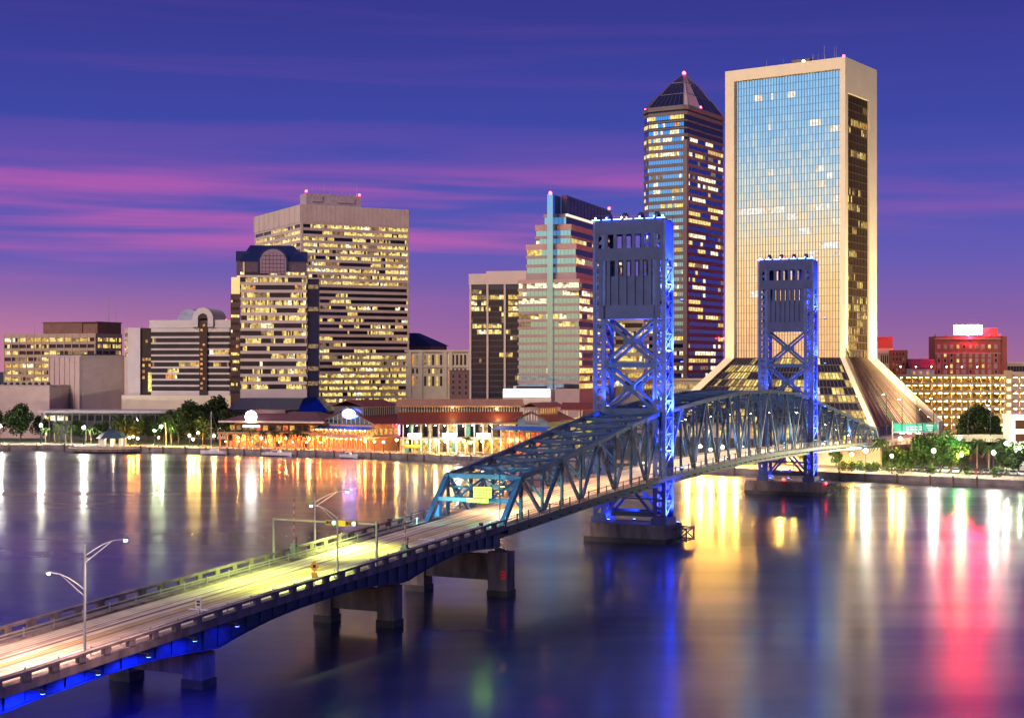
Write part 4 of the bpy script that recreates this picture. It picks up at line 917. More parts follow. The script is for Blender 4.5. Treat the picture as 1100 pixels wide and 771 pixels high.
for k in range(nf):
    mb = MB()
    z0 = ZF + (zg - ZF) * k / nf + .3; z1 = ZF + (zg - ZF) * (k + 1) / nf - .3; st = False; pl = RG.choice((.02, .04, .08, .22, .02))
    for i in range(n):
        if RG.random() < .35: st = RG.random() < pl
        if not st and mb.f and nlw < 99: mb.build('lit_window', [MRW, MRC], B.root); mb = MB(); nlw += 1
        if st: u = fl_ + .1 + du * i; mb.face([(u + .15, 1.57, z0), (u + du - .15, 1.57, z0), (u + du - .15, 1.57, z1), (u + .15, 1.57, z1)], RG.choice((0, 1, 1)))
    if mb.f and nlw < 99: mb.build('lit_window', [MRW, MRC], B.root); nlw += 1
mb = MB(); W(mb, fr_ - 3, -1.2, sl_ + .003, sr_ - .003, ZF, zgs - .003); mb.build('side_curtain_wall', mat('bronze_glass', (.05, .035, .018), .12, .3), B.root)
mb = MB()
for k in range(15): u = sl_ + .2 + (sr_ - sl_ - .4) * k / 14; W(mb, -1.18, -.85, u - .08, u + .08, ZF, zgs - .004)
for k in range(1, 34): z = ZF + (zgs - ZF) * k / 34; W(mb, -1.18, -1.0, sl_ + .1, sr_ - .1, z - .2, z + .2)
mb.build('side_mullion', mat('brown_mullion', (.14, .09, .05), .5, .3), B.root)
for k in range(34):
    mb = MB(); z0 = ZF + (zgs - ZF) * k / 34 + .3; z1 = ZF + (zgs - ZF) * (k + 1) / 34 - .3
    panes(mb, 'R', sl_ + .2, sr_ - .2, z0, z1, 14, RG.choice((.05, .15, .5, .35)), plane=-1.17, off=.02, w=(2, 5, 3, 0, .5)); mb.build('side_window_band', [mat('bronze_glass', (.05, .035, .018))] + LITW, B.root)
mb = MB(); W(mb, -a + 1, -1, 1, b - 1, ZTOP - .2, ZTOP + .05); W(mb, -a * .5, -a * .35, 8, 14, ZTOP, ZTOP + 3); mb.build('roof', ROOFD, B.root)
for k in range(9): antenna(B, -a * RG.uniform(.1, .75), 4 + RG.random() * 12, ZTOP, RG.uniform(3, 8), .1)
antenna(B, -12, 6, ZTOP, 7, .14)
rooflight(B, (-a * .36, 3, ZTOP + .9), .8, YEL_L); rooflight(B, (-1.5, 2, ZTOP + .7), .8); 
# splayed legs: the frame corners run out diagonally over a sloped glass base
ZB, FL = 8.5, 22.0
def leg(xa0, xa1, ya0, ya1, dx, dy, name='leg'):
    mb = MB(); mb.hexa([(xa0 + dx, ya0 + dy, ZB), (xa1 + dx, ya0 + dy, ZB), (xa1 + dx, ya1 + dy, ZB), (xa0 + dx, ya1 + dy, ZB)], [(xa0, ya0, ZF), (xa1, ya0, ZF), (xa1, ya1, ZF), (xa0, ya1, ZF)])
    mb.box(xa0 + dx, xa1 + dx, ya0 + dy, ya1 + dy, 2, ZB - .001); return mb.build(name, CRM, B.root)
tw = fl_ + a
leg(-a, fl_, 0, tw, -FL, -FL); leg(fr_, 0, 0, sl_ + .8, FL, -FL); leg(fr_ + 1, 0, sr_, b, FL, FL); leg(-a, fl_, b - tw, b, -FL, FL)
mb = MB(); mb.hexa([(-.0 + FL + .03, -FL + .3, ZB), (FL + .5, -FL + .3, ZB), (FL + .5, -FL + 4.2, ZB), (FL + .03, -FL + 4.2, ZB)], [(.03, .3, ZF + 4), (.5, .3, ZF + 4), (.5, sl_ + .6, ZF), (.03, sl_ + .6, ZF)]); mb.build('leg_reveal', mat('dark_brown_reveal', (.07, .035, .025), .6), B.root)
# sloped base glazing, front then side
def slope_grid(mbf, p0, p1, q0, q1, nu, nv, mats_fn, bar, name):
    """quad p0-p1 (bottom) q0-q1 (top)"""
    p0, p1, q0, q1 = map(Vector, (p0, p1, q0, q1))
    P_ = lambda u, v: (p0.lerp(p1, u)).lerp(q0.lerp(q1, u), v)
    nrm = (p1 - p0).cross(q0 - p0).normalized()
    for v in range(nv):
        mb = MB()
        for u in range(nu):
            e = .06
            mb.face([P_((u + e) / nu, (v + .08) / nv) + nrm * .05, P_((u + 1 - e) / nu, (v + .08) / nv) + nrm * .05, P_((u + 1 - e) / nu, (v + .92) / nv) + nrm * .05, P_((u + e) / nu, (v + .92) / nv) + nrm * .05], mats_fn(u, v))
        mb.build(name, mbf, B.root)
    mb = MB(); mb.face([P_(0, 0), P_(1, 0), P_(1, 1), P_(0, 1)], 0)
    for u in range(0, nu + 1, 1): mb.beam(P_(u / nu, 0) + nrm * .15, P_(u / nu, 1) + nrm * .15, .16, .3, 0)
    for v in range(nv + 1): mb.beam(P_(0, v / nv) + nrm * .1, P_(1, v / nv) + nrm * .1, .5, .25, 0)
    mb.build(name + '_frame', bar, B.root)
st = {}
def fm(u, v):
    st.setdefault(v, [False]); 
    if RG.random() < .3: st[v][0] = RG.random() < (.6 if v % 2 else .35)
    return (1 + RG.choice((0, 1, 2, 1))) if st[v][0] else 0
slope_grid([mat('base_bronze_glass', (.04, .035, .04), .15, .4)] + LITW, (fl_ - FL + .1, -FL + 2, ZB), (fr_ + FL - .1, -FL + 2, ZB), (fl_ + .1, 1.8, ZF), (fr_ - .1, 1.8, ZF), 40, 9, fm, mat('base_mullion', (.10, .085, .09), .5), 'base_window_band')
mb = MB(); p = [Vector(v) for v in ((FL - 1.5, -FL + 4.2, ZB), (FL - 1.5, b + FL - (b - sr_), ZB), (-1.0, sl_ + .3, ZF), (-1.0, sr_ - .1, ZF))]
n = 26
for u in range(n):
    A, E = p[0].lerp(p[1], u / n), p[0].lerp(p[1], (u + 1) / n); T, Q = p[2].lerp(p[3], u / n), p[2].lerp(p[3], (u + 1) / n)
    mb.face([A, E, Q, T], (0, 1, 0, 2, 3, 2, 0, 3, 1, 2, 3, 0, 2)[u % 13])
    mb.beam(A + Vector((.15, 0, .1)), T + Vector((.15, 0, .1)), .14, .3, 4)
mb.build('side_sloped_roof', [mat('copper_pink_panels', (.50, .26, .22), .4, .3), mat('pale_green_panels', (.14, .34, .10), .4, .2), mat('umber_panels', (.20, .12, .09), .4, .3), mat('rose_grey_panels', (.44, .32, .32), .4, .3), mat('brown_mullion', (.14, .09, .05))], B.root)
mb = MB(); mb.box(-a - FL + 3, FL - 3, -FL + 3, b + FL - 3, 2, ZB - .3); mb.build('ground_storey', mat('ground_storey_wall', (.45, .38, .3), .7), B.root)
for k in range(12):
    mb = MB(); u = -a - 14 + (a + 28) * k / 11; panes(mb, 'F', u - 2, u + 2, 3, 7, 4, .8, plane=-FL + 3, off=.03); mb.build('shop_window', [GLASS] + LITW, B.root)
def bflood(x, y, z, aim, pw, col=(1, .80, .50), ang=60):
    mb = MB(); mb.box(x - .4, x + .4, y - .4, y + .4, z - .3, z); mb.box(x - .3, x + .3, y - .3, y + .3, z, z + .06, 1); fl = mb.build('floodlight', [BLACK, WHT_L], B.root); lamp('floodlight_beam', fl, (x, y, z + .4), pw, col, 'SPOT', .3, aim, ang)
bflood(-a - FL - 8, -FL - 10, 2.6, (.45, .5, 1), 160000, ang=70); bflood(FL + 6, -FL - 16, 2.6, (-.55, .7, 1), 160000, ang=75); bflood(FL + 26, b * .6, 2.6, (-.75, -.1, 1), 700000, ang=100); bflood(FL + 22, b + FL + 4, 2.6, (-.5, -.2, 1), 300000, ang=90)
bflood(-a - 8, -8, ZF - 14, (.30, .25, 1), 170000, ang=60); bflood(10, -12, ZF - 16, (-.28, .30, 1), 170000, ang=60)

# -- right hand side: hotel with rooftop sign, brick blocks, garage
BRK = mat('red_brick', (.34, .11, .07), .85, 0, .18, .8); BRKP = mat('pink_stone_trim', (.5, .3, .25), .8)
B = Bld('brick_hotel', 'red brick hotel with glowing red rooftop sign', 1004.5, 1075, 1084, 790, 5)
za = B.z; a = B.a
mb = MB(); mb.box(-a, 0, 0, 18, 2, za(364)); mb.box(-a + .0, .0, .5, 18, za(364), za(361)); mb.box(.01, 3.4, 1, 17, 2, za(361)); mb.build('wall', BRK, B.root)
mb = MB(); mb.box(-a - .3, .3, -.4, 0.2, za(364.5), za(363)); mb.box(-a - .2, .2, -.25, -.001, za(380), za(379)); mb.build('cornice', BRKP, B.root)
for k in range(10):
    for q in range(5):
        x = 1008.5 + k * 6.8; y = (372, 381, 387, 393, 399)[q]; u = B.xa(x)
        mi = RG.choices((0, 1, 2, 3, 5), (3, 1, 2, 2, 6))[0]
        mb = MB(); mb.box(u - .85, u + .85, -.12, -.004, za(y + 2.6), za(y - 2.2), 4); mb.face([(u - .6, -.14, za(y + 2)), (u + .6, -.14, za(y + 2)), (u + .6, -.14, za(y - 1.7)), (u - .6, -.14, za(y - 1.7))], mi)
        mb.build('window', [GLASS, L_HI, L_MD, L_LO, BRKP, mat('curtained_window', (.4, .34, .32), .4)], B.root)
mb = MB(); mb.box(B.xa(1055), B.xa(1074), 5, 16, za(361) - .01, za(352)); mb.build('penthouse', BRK, B.root)
for k in range(7): mb = MB(); u = -a + a * k / 6; mb.box(u - .4, u + .4, -.2, .4, za(361), za(358.6)); mb.build('parapet_finial', BRKP, B.root)
mb = MB()
for k in range(6): u = B.xa(1027 + 5.4 * k); mb.box(u - .12, u + .12, 1.9, 2.1, za(361), za(350)); mb.beam((u, 2, za(352)), (u, 5, za(361)), .15)
mb.build('sign_frame', BLACK, B.root)
mb = MB(); mb.box(B.xa(1026), B.xa(1055), 1.2, 1.85, za(358), za(350)); mb.build('rooftop_sign', lampmat('sign_white_face', (1, .30, .26), 2.0), B.root)
mb = MB(); mb.box(B.xa(1025.4), B.xa(1055.6), 1.3, 1.8, za(358.9), za(358.05)); mb.box(B.xa(1025.4), B.xa(1055.6), 1.3, 1.8, za(349.9), za(349)); mb.box(B.xa(1025.2), B.xa(1025.9), 1.3, 1.8, za(358.04), za(349.95)); mb.box(B.xa(1055.1), B.xa(1055.8), 1.3, 1.8, za(358.04), za(349.95)); mb.build('sign_neon_edge', lampmat('red_neon', (1, .006, .02), 3600), B.root)
lamp('sign_glow', B.root, ((B.xa(1026) + B.xa(1055)) / 2, -.6, za(359)), 40000, (1, .02, .08), 'POINT', 1.0)
B = Bld('brick_annex', 'small red brick block left of the brick hotel', 958, 975, 979, 800, 5)
mb = MB(); mb.box(-B.a, 0, 0, 14, 2, B.z(376)); mb.build('wall', BRK, B.root)
for k in range(4):
    for q in range(4): mb = MB(); u = -B.a + .9 + k * 1.75; z = B.z(380 + q * 5.6); mb.box(u - .35, u + .35, -.05, -.003, z - .7, z + .5); mb.build('window', RG.choice((GLASS, L_LO)), B.root)
B = Bld('stone_block', 'narrow white and red corner block beside the flared tower', 930, 959, 962, 810, 4)
mb = MB(); mb.box(-B.a, 0, 0, 14, 2, B.z(374)); mb.box(-B.a - .3, .4, -.5, 14, B.z(380), B.z(378.4)); mb.build('wall', CREAM, B.root)
mb = MB(); mb.box(-B.a, 0, .2, 14, B.z(374), B.z(363)); mb.box(-B.a, .3, -.2, 14, B.z(363), B.z(361.8)); mb.build('upper_wall', BRK, B.root)
for q in range(5): mb = MB(); u = -B.a * .42 + q * 1.1; mb.box(u - .35, u + .35, -.06, -.003, B.z(390), B.z(381.5)); mb.build('window', GLASS, B.root)
B = Bld('white_house_roofs', 'small white block with dark pitched roof left of the brick hotel', 978, 1004, 1008, 780, 4)
mb = MB(); mb.box(-B.a, 0, 0, 10, 2, B.z(396)); mb.build('wall', WHITE, B.root)
mb = MB(); mb.gable(-B.a, 0, 0, 10, B.z(396), B.z(386), 'x'); mb.build('roof', mat('dark_grey_roof', (.07, .07, .08), .6), B.root)
for k in range(3): mb = MB(); u = -B.a + 2 + 3.4 * k; mb.box(u - .5, u + .5, -.05, -.003, B.z(402), B.z(399)); mb.build('window', L_MD, B.root)
B = Bld('grey_hall', 'low grey building right of the brick hotel', 1080, 1135, 1145, 790, 4)
mb = MB(); mb.box(-B.a, 0, 0, 20, 2, B.z(391)); mb.box(-B.a - .4, .4, -.4, 20, B.z(391), B.z(388.5)); mb.build('wall', CREAM, B.root)
mb = MB(); panes(mb, 'F', -B.a + 1, -1, B.z(399), B.z(393), 16, .1, plane=0); mb.build('window_band', [GLASS] + LITW, B.root)

GAR = mat('garage_concrete', (.58, .45, .24), .8, 0, .08, .3)
B = Bld('parking_garage', 'long cream parking garage with yellow lit decks', 960, 1076, 1100, 710, -4)
za = B.z; a = B.a; D = 26
nl = 8; ZT0, ZB0 = za(404.5), za(472)
mb = MB(); hgt = (ZT0 - ZB0) / nl
for k in range(nl + 1):
    z = ZB0 + hgt * k; mb.box(-a, 14, 0, D, z - .28, z, 0); mb.box(-a, 14, -.25, -.002, z - .35, z + 1.05, 0)
for k in range(15): u = -a + (a + 14) * k / 14; mb.box(u - .35, u + .35, .05, .75, 2, ZT0, 0)
mb.box(-a, 14, D - .4, D, 2, ZT0); mb.box(-a, -a + .5, .3, D - .5, 2, ZT0 - .3); mb.build('deck_structure', GAR, B.root)
mb = MB(); u = B.xa(1078); mb.box(u, u + 3.4, -2.2, -.26, 2, ZT0 + 3); mb.build('stair_tower', GAR, B.root)
u0 = B.xa(1079.5)
for k in range(nl): mb = MB(); z = ZB0 + hgt * k + .8; mb.box(u0, u0 + 2, -2.3, -2.21, z, z + 1.7); mb.build('stair_window', lit('garage_stair_light', (1, .86, .40), 2.4, lo=.7), B.root)
GLM = mat('garage_tube_light', (.8, .8, .8), .4, emit=(1, .62, .14), es=420)
for k in range(nl):
    z = ZB0 + hgt * (k + 1) - .42 if k < nl else 0; mb = MB()
    for q in range(22):
        u = -a + 1.5 + (a + 12) * q / 21
        mb.box(u - .6, u + .6, 1.6, 1.9, z - .1, z + .02)
    mb.build('deck_light', GLM, B.root)
for q in range(6):
    mb = MB(); u = -a + 4 + q * 7.4; mb.box(u - .1, u + .1, 2, 2.2, ZT0, ZT0 + 4.6); o = mb.build('roof_lamp_post', GALV, B.root)
    mb = MB(); mb.ball((u, 2.1, ZT0 + 4.7), .3); mb.build('lamp_globe', YEL_L, o)
carM = [mat('car_dark_red', (.2, .02, .02), .3), mat('car_dark_grey', (.05, .05, .06), .3), mat('car_silver', (.4, .4, .42), .3, .6), mat('car_white', (.7, .7, .7), .3)]
# ================================================================== RIVERSIDE MARKET HALLS
RED_R = mat('red_brown_metal_roof', (.16, .035, .022), .55, .1, .2, .8, stretch=(3, .3, .3)); TRIM = mat('cream_trim', (.68, .58, .46), .6); TEALG = mat('grey_teal_cladding', (.17, .24, .26), .6, 0, .15, .6)
TERR = lit('terrace_warm_light', (1, .50, .10), 1.25, scale=.9); TERR_R = lit('terrace_orange_light', (1, .14, .03), 1.6, scale=.9); SHOPL = lit('shop_light_yellow', (1, .66, .20), 1.05, scale=.9); SHOPG = lit('shop_light_green', (.35, .9, .55), .7, scale=.5)
def part(B, name, m, fn): mb = MB(); fn(mb); return mb.build(name, m, B.root)
def blight(B, p, pw, col, r=.25): 
    """a small bulb under the eaves or on the terrace, with its own light"""
    mb = MB(); mb.ball(p, r, 0, 6, 4); return mb.build('bulb', WHT_L if col[2] > .5 else (TB_Y if col[1] > .5 else TB_O), B.root)
TB_Y = lampmat('yellow_terrace_bulb', (1, .58, .10), 320); TB_O = lampmat('orange_terrace_bulb', (1, .13, .02), 1500)
# west pavilion
B = Bld('west_market_hall', 'low purple-roofed riverside hall with a big round white floodlit sign', 240, 346, 356, 556, 14)
za = B.z; a = B.a
mb = MB(); mb.box(-a + 2, 0, 5, 22, 2, za(454)); mb.build('wall', mat('terracotta_wall', (.42, .20, .13), .8, 0, .15, .5), B.root)
mb = MB(); mb.hexa([(-a - 1, -1, za(453)), (1, -1, za(453)), (1, 24, za(453)), (-a - 1, 24, za(453))], [(-a + 8, 9, za(443.5)), (-6, 9, za(443.5)), (-6, 14, za(443.5)), (-a + 8, 14, za(443.5))]); mb.box(-a + 9, -a + 22, 7, 15, za(445), za(441)); mb.build('roof', mat('plum_roof', (.11, .04, .05), .5), B.root)
mb = MB(); mb.box(-a - 1.4, 1.4, -1.5, -1.01, za(454.5), za(452.5)); mb.build('roof_fascia', TRIM, B.root)
mb = MB(); u = B.xa(272); mb.tube((u, -2.2, za(448)), (u, -1.9, za(448)), 2.3, 2.3, 20); mb.build('round_sign', lampmat('round_sign_light', (1, .95, .82), 16), B.root)
mb = MB(); mb.box(u - 3.4, u + 3.4, -1.9, -1.6, za(459.5), za(457)); mb.build('sign_band', mat('pale_sign_band', (.8, .8, .8), .5, emit=(.9, .95, 1), es=1.8), B.root)
mb = MB(); mb.box(-a - 1, 2, -3.5, 5, za(467), za(465)); mb.box(-a - 1, 2, -3.6, -3.51, za(467), za(464.4))
for k in range(16): v = -a + (a + 1) * k / 15; mb.box(v - .25, v + .25, -3.3, -2.9, 2, za(467) - .01)
mb.build('terrace', mat('orange_stucco', (.52, .27, .12), .8), B.root)
for k in range(15):
    v = -a + (a + 1) * (k + .5) / 15; mb = MB(); mb.face([(v - 1.2, 4.9, 2.6), (v + 1.2, 4.9, 2.6), (v + 1.2, 4.9, 4.6), (v - 1.2, 4.9, 4.6)]); mb.build('shop_window', RG.choice((TERR, TERR_R, TERR, L_LO, GLASS)), B.root)
    if k % 2 == 0: blight(B, (v, -1.0, 4.7), 0, (1, .4, .1), .16)
    mb = MB(); mb.face([(v - .9, 4.9, za(463.5)), (v + .9, 4.9, za(463.5)), (v + .9, 4.9, za(458)), (v - .9, 4.9, za(458))]); mb.build('upper_window', RG.choice((TERR, L_LO, GLASS, TERR_R)), B.root)
for v in (-a + 6, -a + 18, -10): lamp('terrace_light', B.root, (v, 1, 5.0), 900, (1, .5, .18), 'POINT', .3)
# central pavilion with the oval neon sign
B = Bld('gabled_market_hall', 'gabled riverside hall with glowing oval sign and red-brown roof', 345, 402, 438, 545, 38)
za = B.z; a, b = B.a, B.b; xm = -a / 2
ev, ap = za(456), za(441)
mb = MB(); mb.box(-a, 0, 0, b, 2, ev); mb.build('wall', mat('salmon_stucco', (.50, .30, .24), .8, 0, .1, .5), B.root)
mb = MB(); mb.gable(-a, 0, 0, b, ev, ap + .6, 'y', 0, .35, 1.0); mb.build('roof', RED_R, B.root)
mb = MB(); mb.hexa([(-a, -.3, ev), (0, -.3, ev), (xm, -.3, ap + .4)], [(-a, .0, ev), (0, .0, ev), (xm, .0, ap + .4)]); g = mb.build('gable_glass', mirror('slate_gable_glass', (.16, .26, .36), .15), B.root)
mb = MB()
for k in range(1, 12): u = -a + a * k / 12; h = ev + (ap + .3 - ev) * (1 - abs(u - xm) / (a / 2)); mb.box(u - .1, u + .1, -.42, -.302, ev, h)
mb.beam((-a - .8, -.5, ev - .1), (xm, -.5, ap + .9), .3, .5); mb.beam((.8, -.5, ev - .1), (xm, -.5, ap + .9), .3, .5); mb.build('gable_trim', TRIM, B.root)
cw = a * .27
mb = MB(); mb.box(xm - cw, xm + cw, .5, b, ap - 2.5, za(437)); mb.build('clerestory', mat('clerestory_glass', (.08, .10, .11), .15, .3), B.root)
mb = MB()
for k in range(16): y = .7 + (b - 1) * k / 15; mb.box(xm + cw, xm + cw + .12, y - .15, y + .15, ap - 2, za(437))
mb.box(xm + cw, xm + cw + .15, .5, b, za(438), za(437)); mb.build('clerestory_mullion', TRIM, B.root)
mb = MB(); mb.gable(xm - cw, xm + cw, .5, b, za(437), za(431), 'y', 0, .3, .8); mb.build('upper_roof', RED_R, B.root)
mb = MB(); n = 24
ell = lambda rx, rz, y: [(xm + 2 + rx * math.cos(2 * math.pi * k / n), y, za(445) + rz * math.sin(2 * math.pi * k / n)) for k in range(n)]
mb.hexa(ell(2.9, 1.5, -1.3), ell(2.9, 1.5, -.9)); s_ = mb.build('oval_sign', lampmat('oval_sign_face', (.85, .62, 1.0), 5), B.root)
mb = MB(); o_, i_ = ell(3.25, 1.8, -1.4), ell(2.92, 1.52, -1.4)
for k in range(n): q = (k + 1) % n; mb.hexa([i_[k], o_[k], o_[q], i_[q]], [Vector(v) + Vector((0, .3, 0)) for v in (i_[k], o_[k], o_[q], i_[q])])
mb.build('sign_rim', lampmat('blue_neon', (.08, .15, 1), 24), s_)
mb = MB(); mb.ball((xm - .2, -1.35, za(447.6)), .75, 0, 10, 6, .8); mb.build('sign_red_disc', lampmat('red_sign_disc', (1, .05, .12), 6), s_)
mb = MB(); mb.hexa([(-a - .5, -4, za(461.5)), (.6, -4, za(461.5)), (.6, -.35, za(459)), (-a - .5, -.35, za(459))], [(-a - .5, -4, za(461.2)), (.6, -4, za(461.2)), (.6, -.35, za(458.6)), (-a - .5, -.35, za(458.6))]); mb.build('awning', mat('blue_awning', (.03, .10, .45), .6), B.root)
mb = MB(); mb.box(-a - 1, 3.6, -4.4, -.01, za(470.5), za(469)); mb.box(.01, 3.6, -.01, b, za(470.5), za(469))
for k in range(12): u = -a + a * k / 11; mb.box(u - .15, u + .15, -4.2, -3.9, 2, za(461.6))
mb.box(-a - 1, 3.6, -4.45, -4.41, za(469), za(467)); mb.build('terrace', mat('salmon_stucco', (.5, .3, .24)), B.root)
for k in range(11):
    u = -a + a * (k + .5) / 11
    mb = MB(); mb.face([(u - .9, -.06, za(468.5)), (u + .9, -.06, za(468.5)), (u + .9, -.06, za(462.5)), (u - .9, -.06, za(462.5))]); mb.build('upper_window', TERR, B.root)
    mb = MB(); mb.face([(u - .95, -.06, 2.7), (u + .95, -.06, 2.7), (u + .95, -.06, za(473)), (u - .95, -.06, za(473))]); mb.build('shop_window', TERR_R, B.root)
    blight(B, (u, -3.6, za(462.6)), 0, (1, .66, .2), .15); blight(B, (u + .4, -3.4, za(471.8)), 0, (1, .35, .06), .18)
lamp('terrace_light', B.root, (-a * .7, -2.4, za(472)), 1700, (1, .16, .04), 'POINT', .3); lamp('terrace_light', B.root, (-a * .2, -2.4, za(472)), 1700, (1, .16, .05), 'POINT', .3)
lamp('terrace_light', B.root, (-a * .5, -2.4, za(463)), 500, (1, .6, .2), 'POINT', .3)
for k in range(7): y = .8 + (b - 2) * k / 6; mb = MB(); mb.face([(.06, y - .8, za(467)), (.06, y + .8, za(467)), (.06, y + .8, za(461)), (.06, y - .8, za(461))]); mb.build('side_window', TERR, B.root)
mb = MB(); y0 = b * .52
for k, (w_, h_) in enumerate(((.25, 1.6), (.9, .25))): mb.box(.3, .5, y0, y0 + w_, za(459.5), za(459.5) + h_)
mb.box(.3, .5, y0 + 2.2, y0 + 2.5, za(459.5), za(459.5) + 1.6); mb.box(.3, .5, y0 + 2.51, y0 + 3.1, za(459.5) + 1.3, za(459.5) + 1.6); mb.box(.3, .5, y0 + 3.11, y0 + 3.4, za(459.5), za(459.5) + 1.6); mb.build('red_letters', lampmat('red_letter_light', (1, .03, .06), 4), B.root)
mb = MB(); mb.box(.3, .6, b - 5, b + 3, za(468), za(455.5)); mb.build('white_lit_sign', mat('white_lit_sign', (.9, .9, .9), .5, emit=(.75, .5, 1), es=9), B.root)
# east pavilion: the long curved hall
B = Bld('long_market_hall', 'long riverside hall with glazed upper storey and tan lit roof', 430, 560, 572, 530, -4)
za = B.z; a = B.a; D = 24
mb = MB(); mb.box(-a, 0, 3, D, 2, za(453)); mb.build('wall', mat('pale_hall_wall', (.5, .42, .3), .8), B.root)
mb = MB(); mb.hexa([(-a - 1, -1.5, za(455.5)), (1, -1.5, za(453.5)), (1, 7, za(443.5)), (-a - 1, 7, za(443.5))], [(-a - 1, -1.5, za(454.4)), (1, -1.5, za(452.5)), (1, 7, za(442.6)), (-a - 1, 7, za(442.6))]); mb.build('lower_roof', RED_R, B.root)
mb = MB(); mb.box(-a, 0, 7.01, D - 3, za(444), za(436.5)); mb.build('clerestory', mat('clerestory_glass', (.08, .10, .11)), B.root)
mb = MB()
for k in range(46): u = -a + a * k / 45; mb.box(u - .1, u + .1, 6.85, 7.0, za(443.5), za(437))
mb.box(-a, 0, 6.8, 7.0, za(437.6), za(436.5)); mb.build('clerestory_mullion', TRIM, B.root)
mb = MB(); mb.hexa([(-a - 1.5, 5.5, za(436.8)), (1.5, 5.5, za(436.8)), (1.5, 14, za(430)), (-a - 1.5, 14, za(430))], [(-a - 1.5, 5.5, za(436)), (1.5, 5.5, za(436)), (1.5, 14, za(429.3)), (-a - 1.5, 14, za(429.3))]); mb.hexa([(-a - 1.5, 14.01, za(430)), (1.5, 14.01, za(430)), (1.5, D, za(437)), (-a - 1.5, D, za(437))], [(-a - 1.5, 14.01, za(429.3)), (1.5, 14.01, za(429.3)), (1.5, D, za(436)), (-a - 1.5, D, za(436))]); mb.build('upper_roof', mat('tan_lit_roof', (.42, .20, .10), .6, 0, .2, .6), B.root)
for k in range(14): mb = MB(); u = -a + 1 + (a - 2) * k / 13; mb.tube((u, -.6, 2), (u, -.6, za(455)), .25, .25, 8); mb.build('column', WHITE, B.root)
cols = [SHOPL, SHOPG, TERR, TERR, L_LO, GLASS]
for k in range(26):
    u = -a + a * (k + .5) / 26
    mb = MB(); mb.face([(u - 1, 2.94, za(469)), (u + 1, 2.94, za(469)), (u + 1, 2.94, za(456)), (u - 1, 2.94, za(456))]); mb.build('upper_window', RG.choice([SHOPL, SHOPG, GLASS, L_LO, GLASS]), B.root)
    mb = MB(); mb.face([(u - 1, 2.94, 2.6), (u + 1, 2.94, 2.6), (u + 1, 2.94, za(472)), (u - 1, 2.94, za(472))]); mb.build('shop_window', RG.choice(cols), B.root)
    if k % 2: blight(B, (u, 1.0, za(457)), 0, (1, 1, .8), .16); blight(B, (u, -1.5, za(474)), 0, (1, .66, .2), .18)
mb = MB(); mb.box(-a, 0, -3, 2.9, za(471), za(469.5)); mb.build('balcony', TRIM, B.root)
for k in range(3):
    u = -a + 5 + k * 12; mb = MB(); mb.box(u - 2.4, u + 2.4, -3.4, -3.1, za(468.5), za(464.5)); mb.build('shop_sign', mat('lilac_lit_sign', (.9, .9, .9), .5, emit=(.85, .7, 1), es=2.5), B.root)
    lamp('promenade_light', B.root, (u, -4.2, za(472)), 700, (1, .66, .22), 'POINT', .3)
lamp('roof_wash', B.root, (-8, 2, za(440)), 1500, (1, .6, .22), 'POINT', .4); lamp('roof_wash', B.root, (-24, 3, za(438)), 900, (1, .6, .22), 'POINT', .4)
mb = MB()
for k in range(12): mb.box(-a + 8 + .5 * k, -a + 8.6 + .5 * k, -7, -4, 2.2 + .36 * k, 2.4 + .36 * k)
mb.beam((-a + 8, -7, 3.2), (-a + 14.5, -7, 7.6), .1); mb.build('outdoor_stair', TRIM, B.root)
mb = MB(); mb.hexa([(-a + 1, -7, 4.5), (-a + 7, -7, 4.5), (-a + 7, -3.2, 5.2), (-a + 1, -3.2, 5.2)], [(-a + 1, -7, 4.7), (-a + 7, -7, 4.7), (-a + 7, -3.2, 5.5), (-a + 1, -3.2, 5.5)]); mb.build('awning', mat('yellow_awning', (.75, .5, .02), .6), B.root)
# east gabled hall
B = Bld('east_gabled_hall', 'small grey-fronted gabled hall with dark red roof left of the bridge trusses', 556, 588, 612, 510, 40)
za = B.z; a, b = B.a, B.b; xm = -a / 2
mb = MB(); mb.box(-a, 0, 0, b, 2, za(453)); mb.build('wall', TEALG, B.root)
mb = MB(); mb.hexa([(-a, -.2, za(453)), (0, -.2, za(453)), (0, -.2, za(450)), (xm, -.2, za(443)), (-a, -.2, za(450))], [(-a, .0, za(453)), (0, .0, za(453)), (0, 0, za(450)), (xm, .0, za(443)), (-a, 0, za(450))]); mb.build('gable_wall', TEALG, B.root)
mb = MB(); mb.gable(-a, 0, 0, b, za(452), za(443), 'y', 0, .35, 1.2); mb.build('roof', RED_R, B.root)
mb = MB(); mb.box(xm - 3.2, xm + 3.2, -.4, b * .8, za(455), za(438)); mb.build('tower_block', mat('grey_brick_tower', (.24, .20, .19), .8, 0, .2, 1), B.root)
mb = MB(); mb.gable(xm - 3.2, xm + 3.2, -.4, b, za(438), za(433.5), 'y', 0, .3, .9); mb.build('upper_roof', RED_R, B.root)
mb = MB()
for k in range(7): mb.box(xm + 3.2, xm + 3.3, .5 + k * b * .1, .9 + k * b * .1, za(444), za(439))
for k in range(5): mb.box(xm - 2.6 + k * 1.2, xm - 2.3 + k * 1.2, -.5, -.402, za(452), za(441))
mb.build('trim', TRIM, B.root)
mb = MB(); mb.hexa([(-a - 8, -5, za(462.5)), (2, -5, za(462.5)), (2, -.3, za(459)), (-a - 8, -.3, za(459))], [(-a - 8, -5, za(462)), (2, -5, za(462)), (2, -.3, za(458.4)), (-a - 8, -.3, za(458.4))]); mb.build('awning', mat('blue_awning', (.03, .1, .45)), B.root)
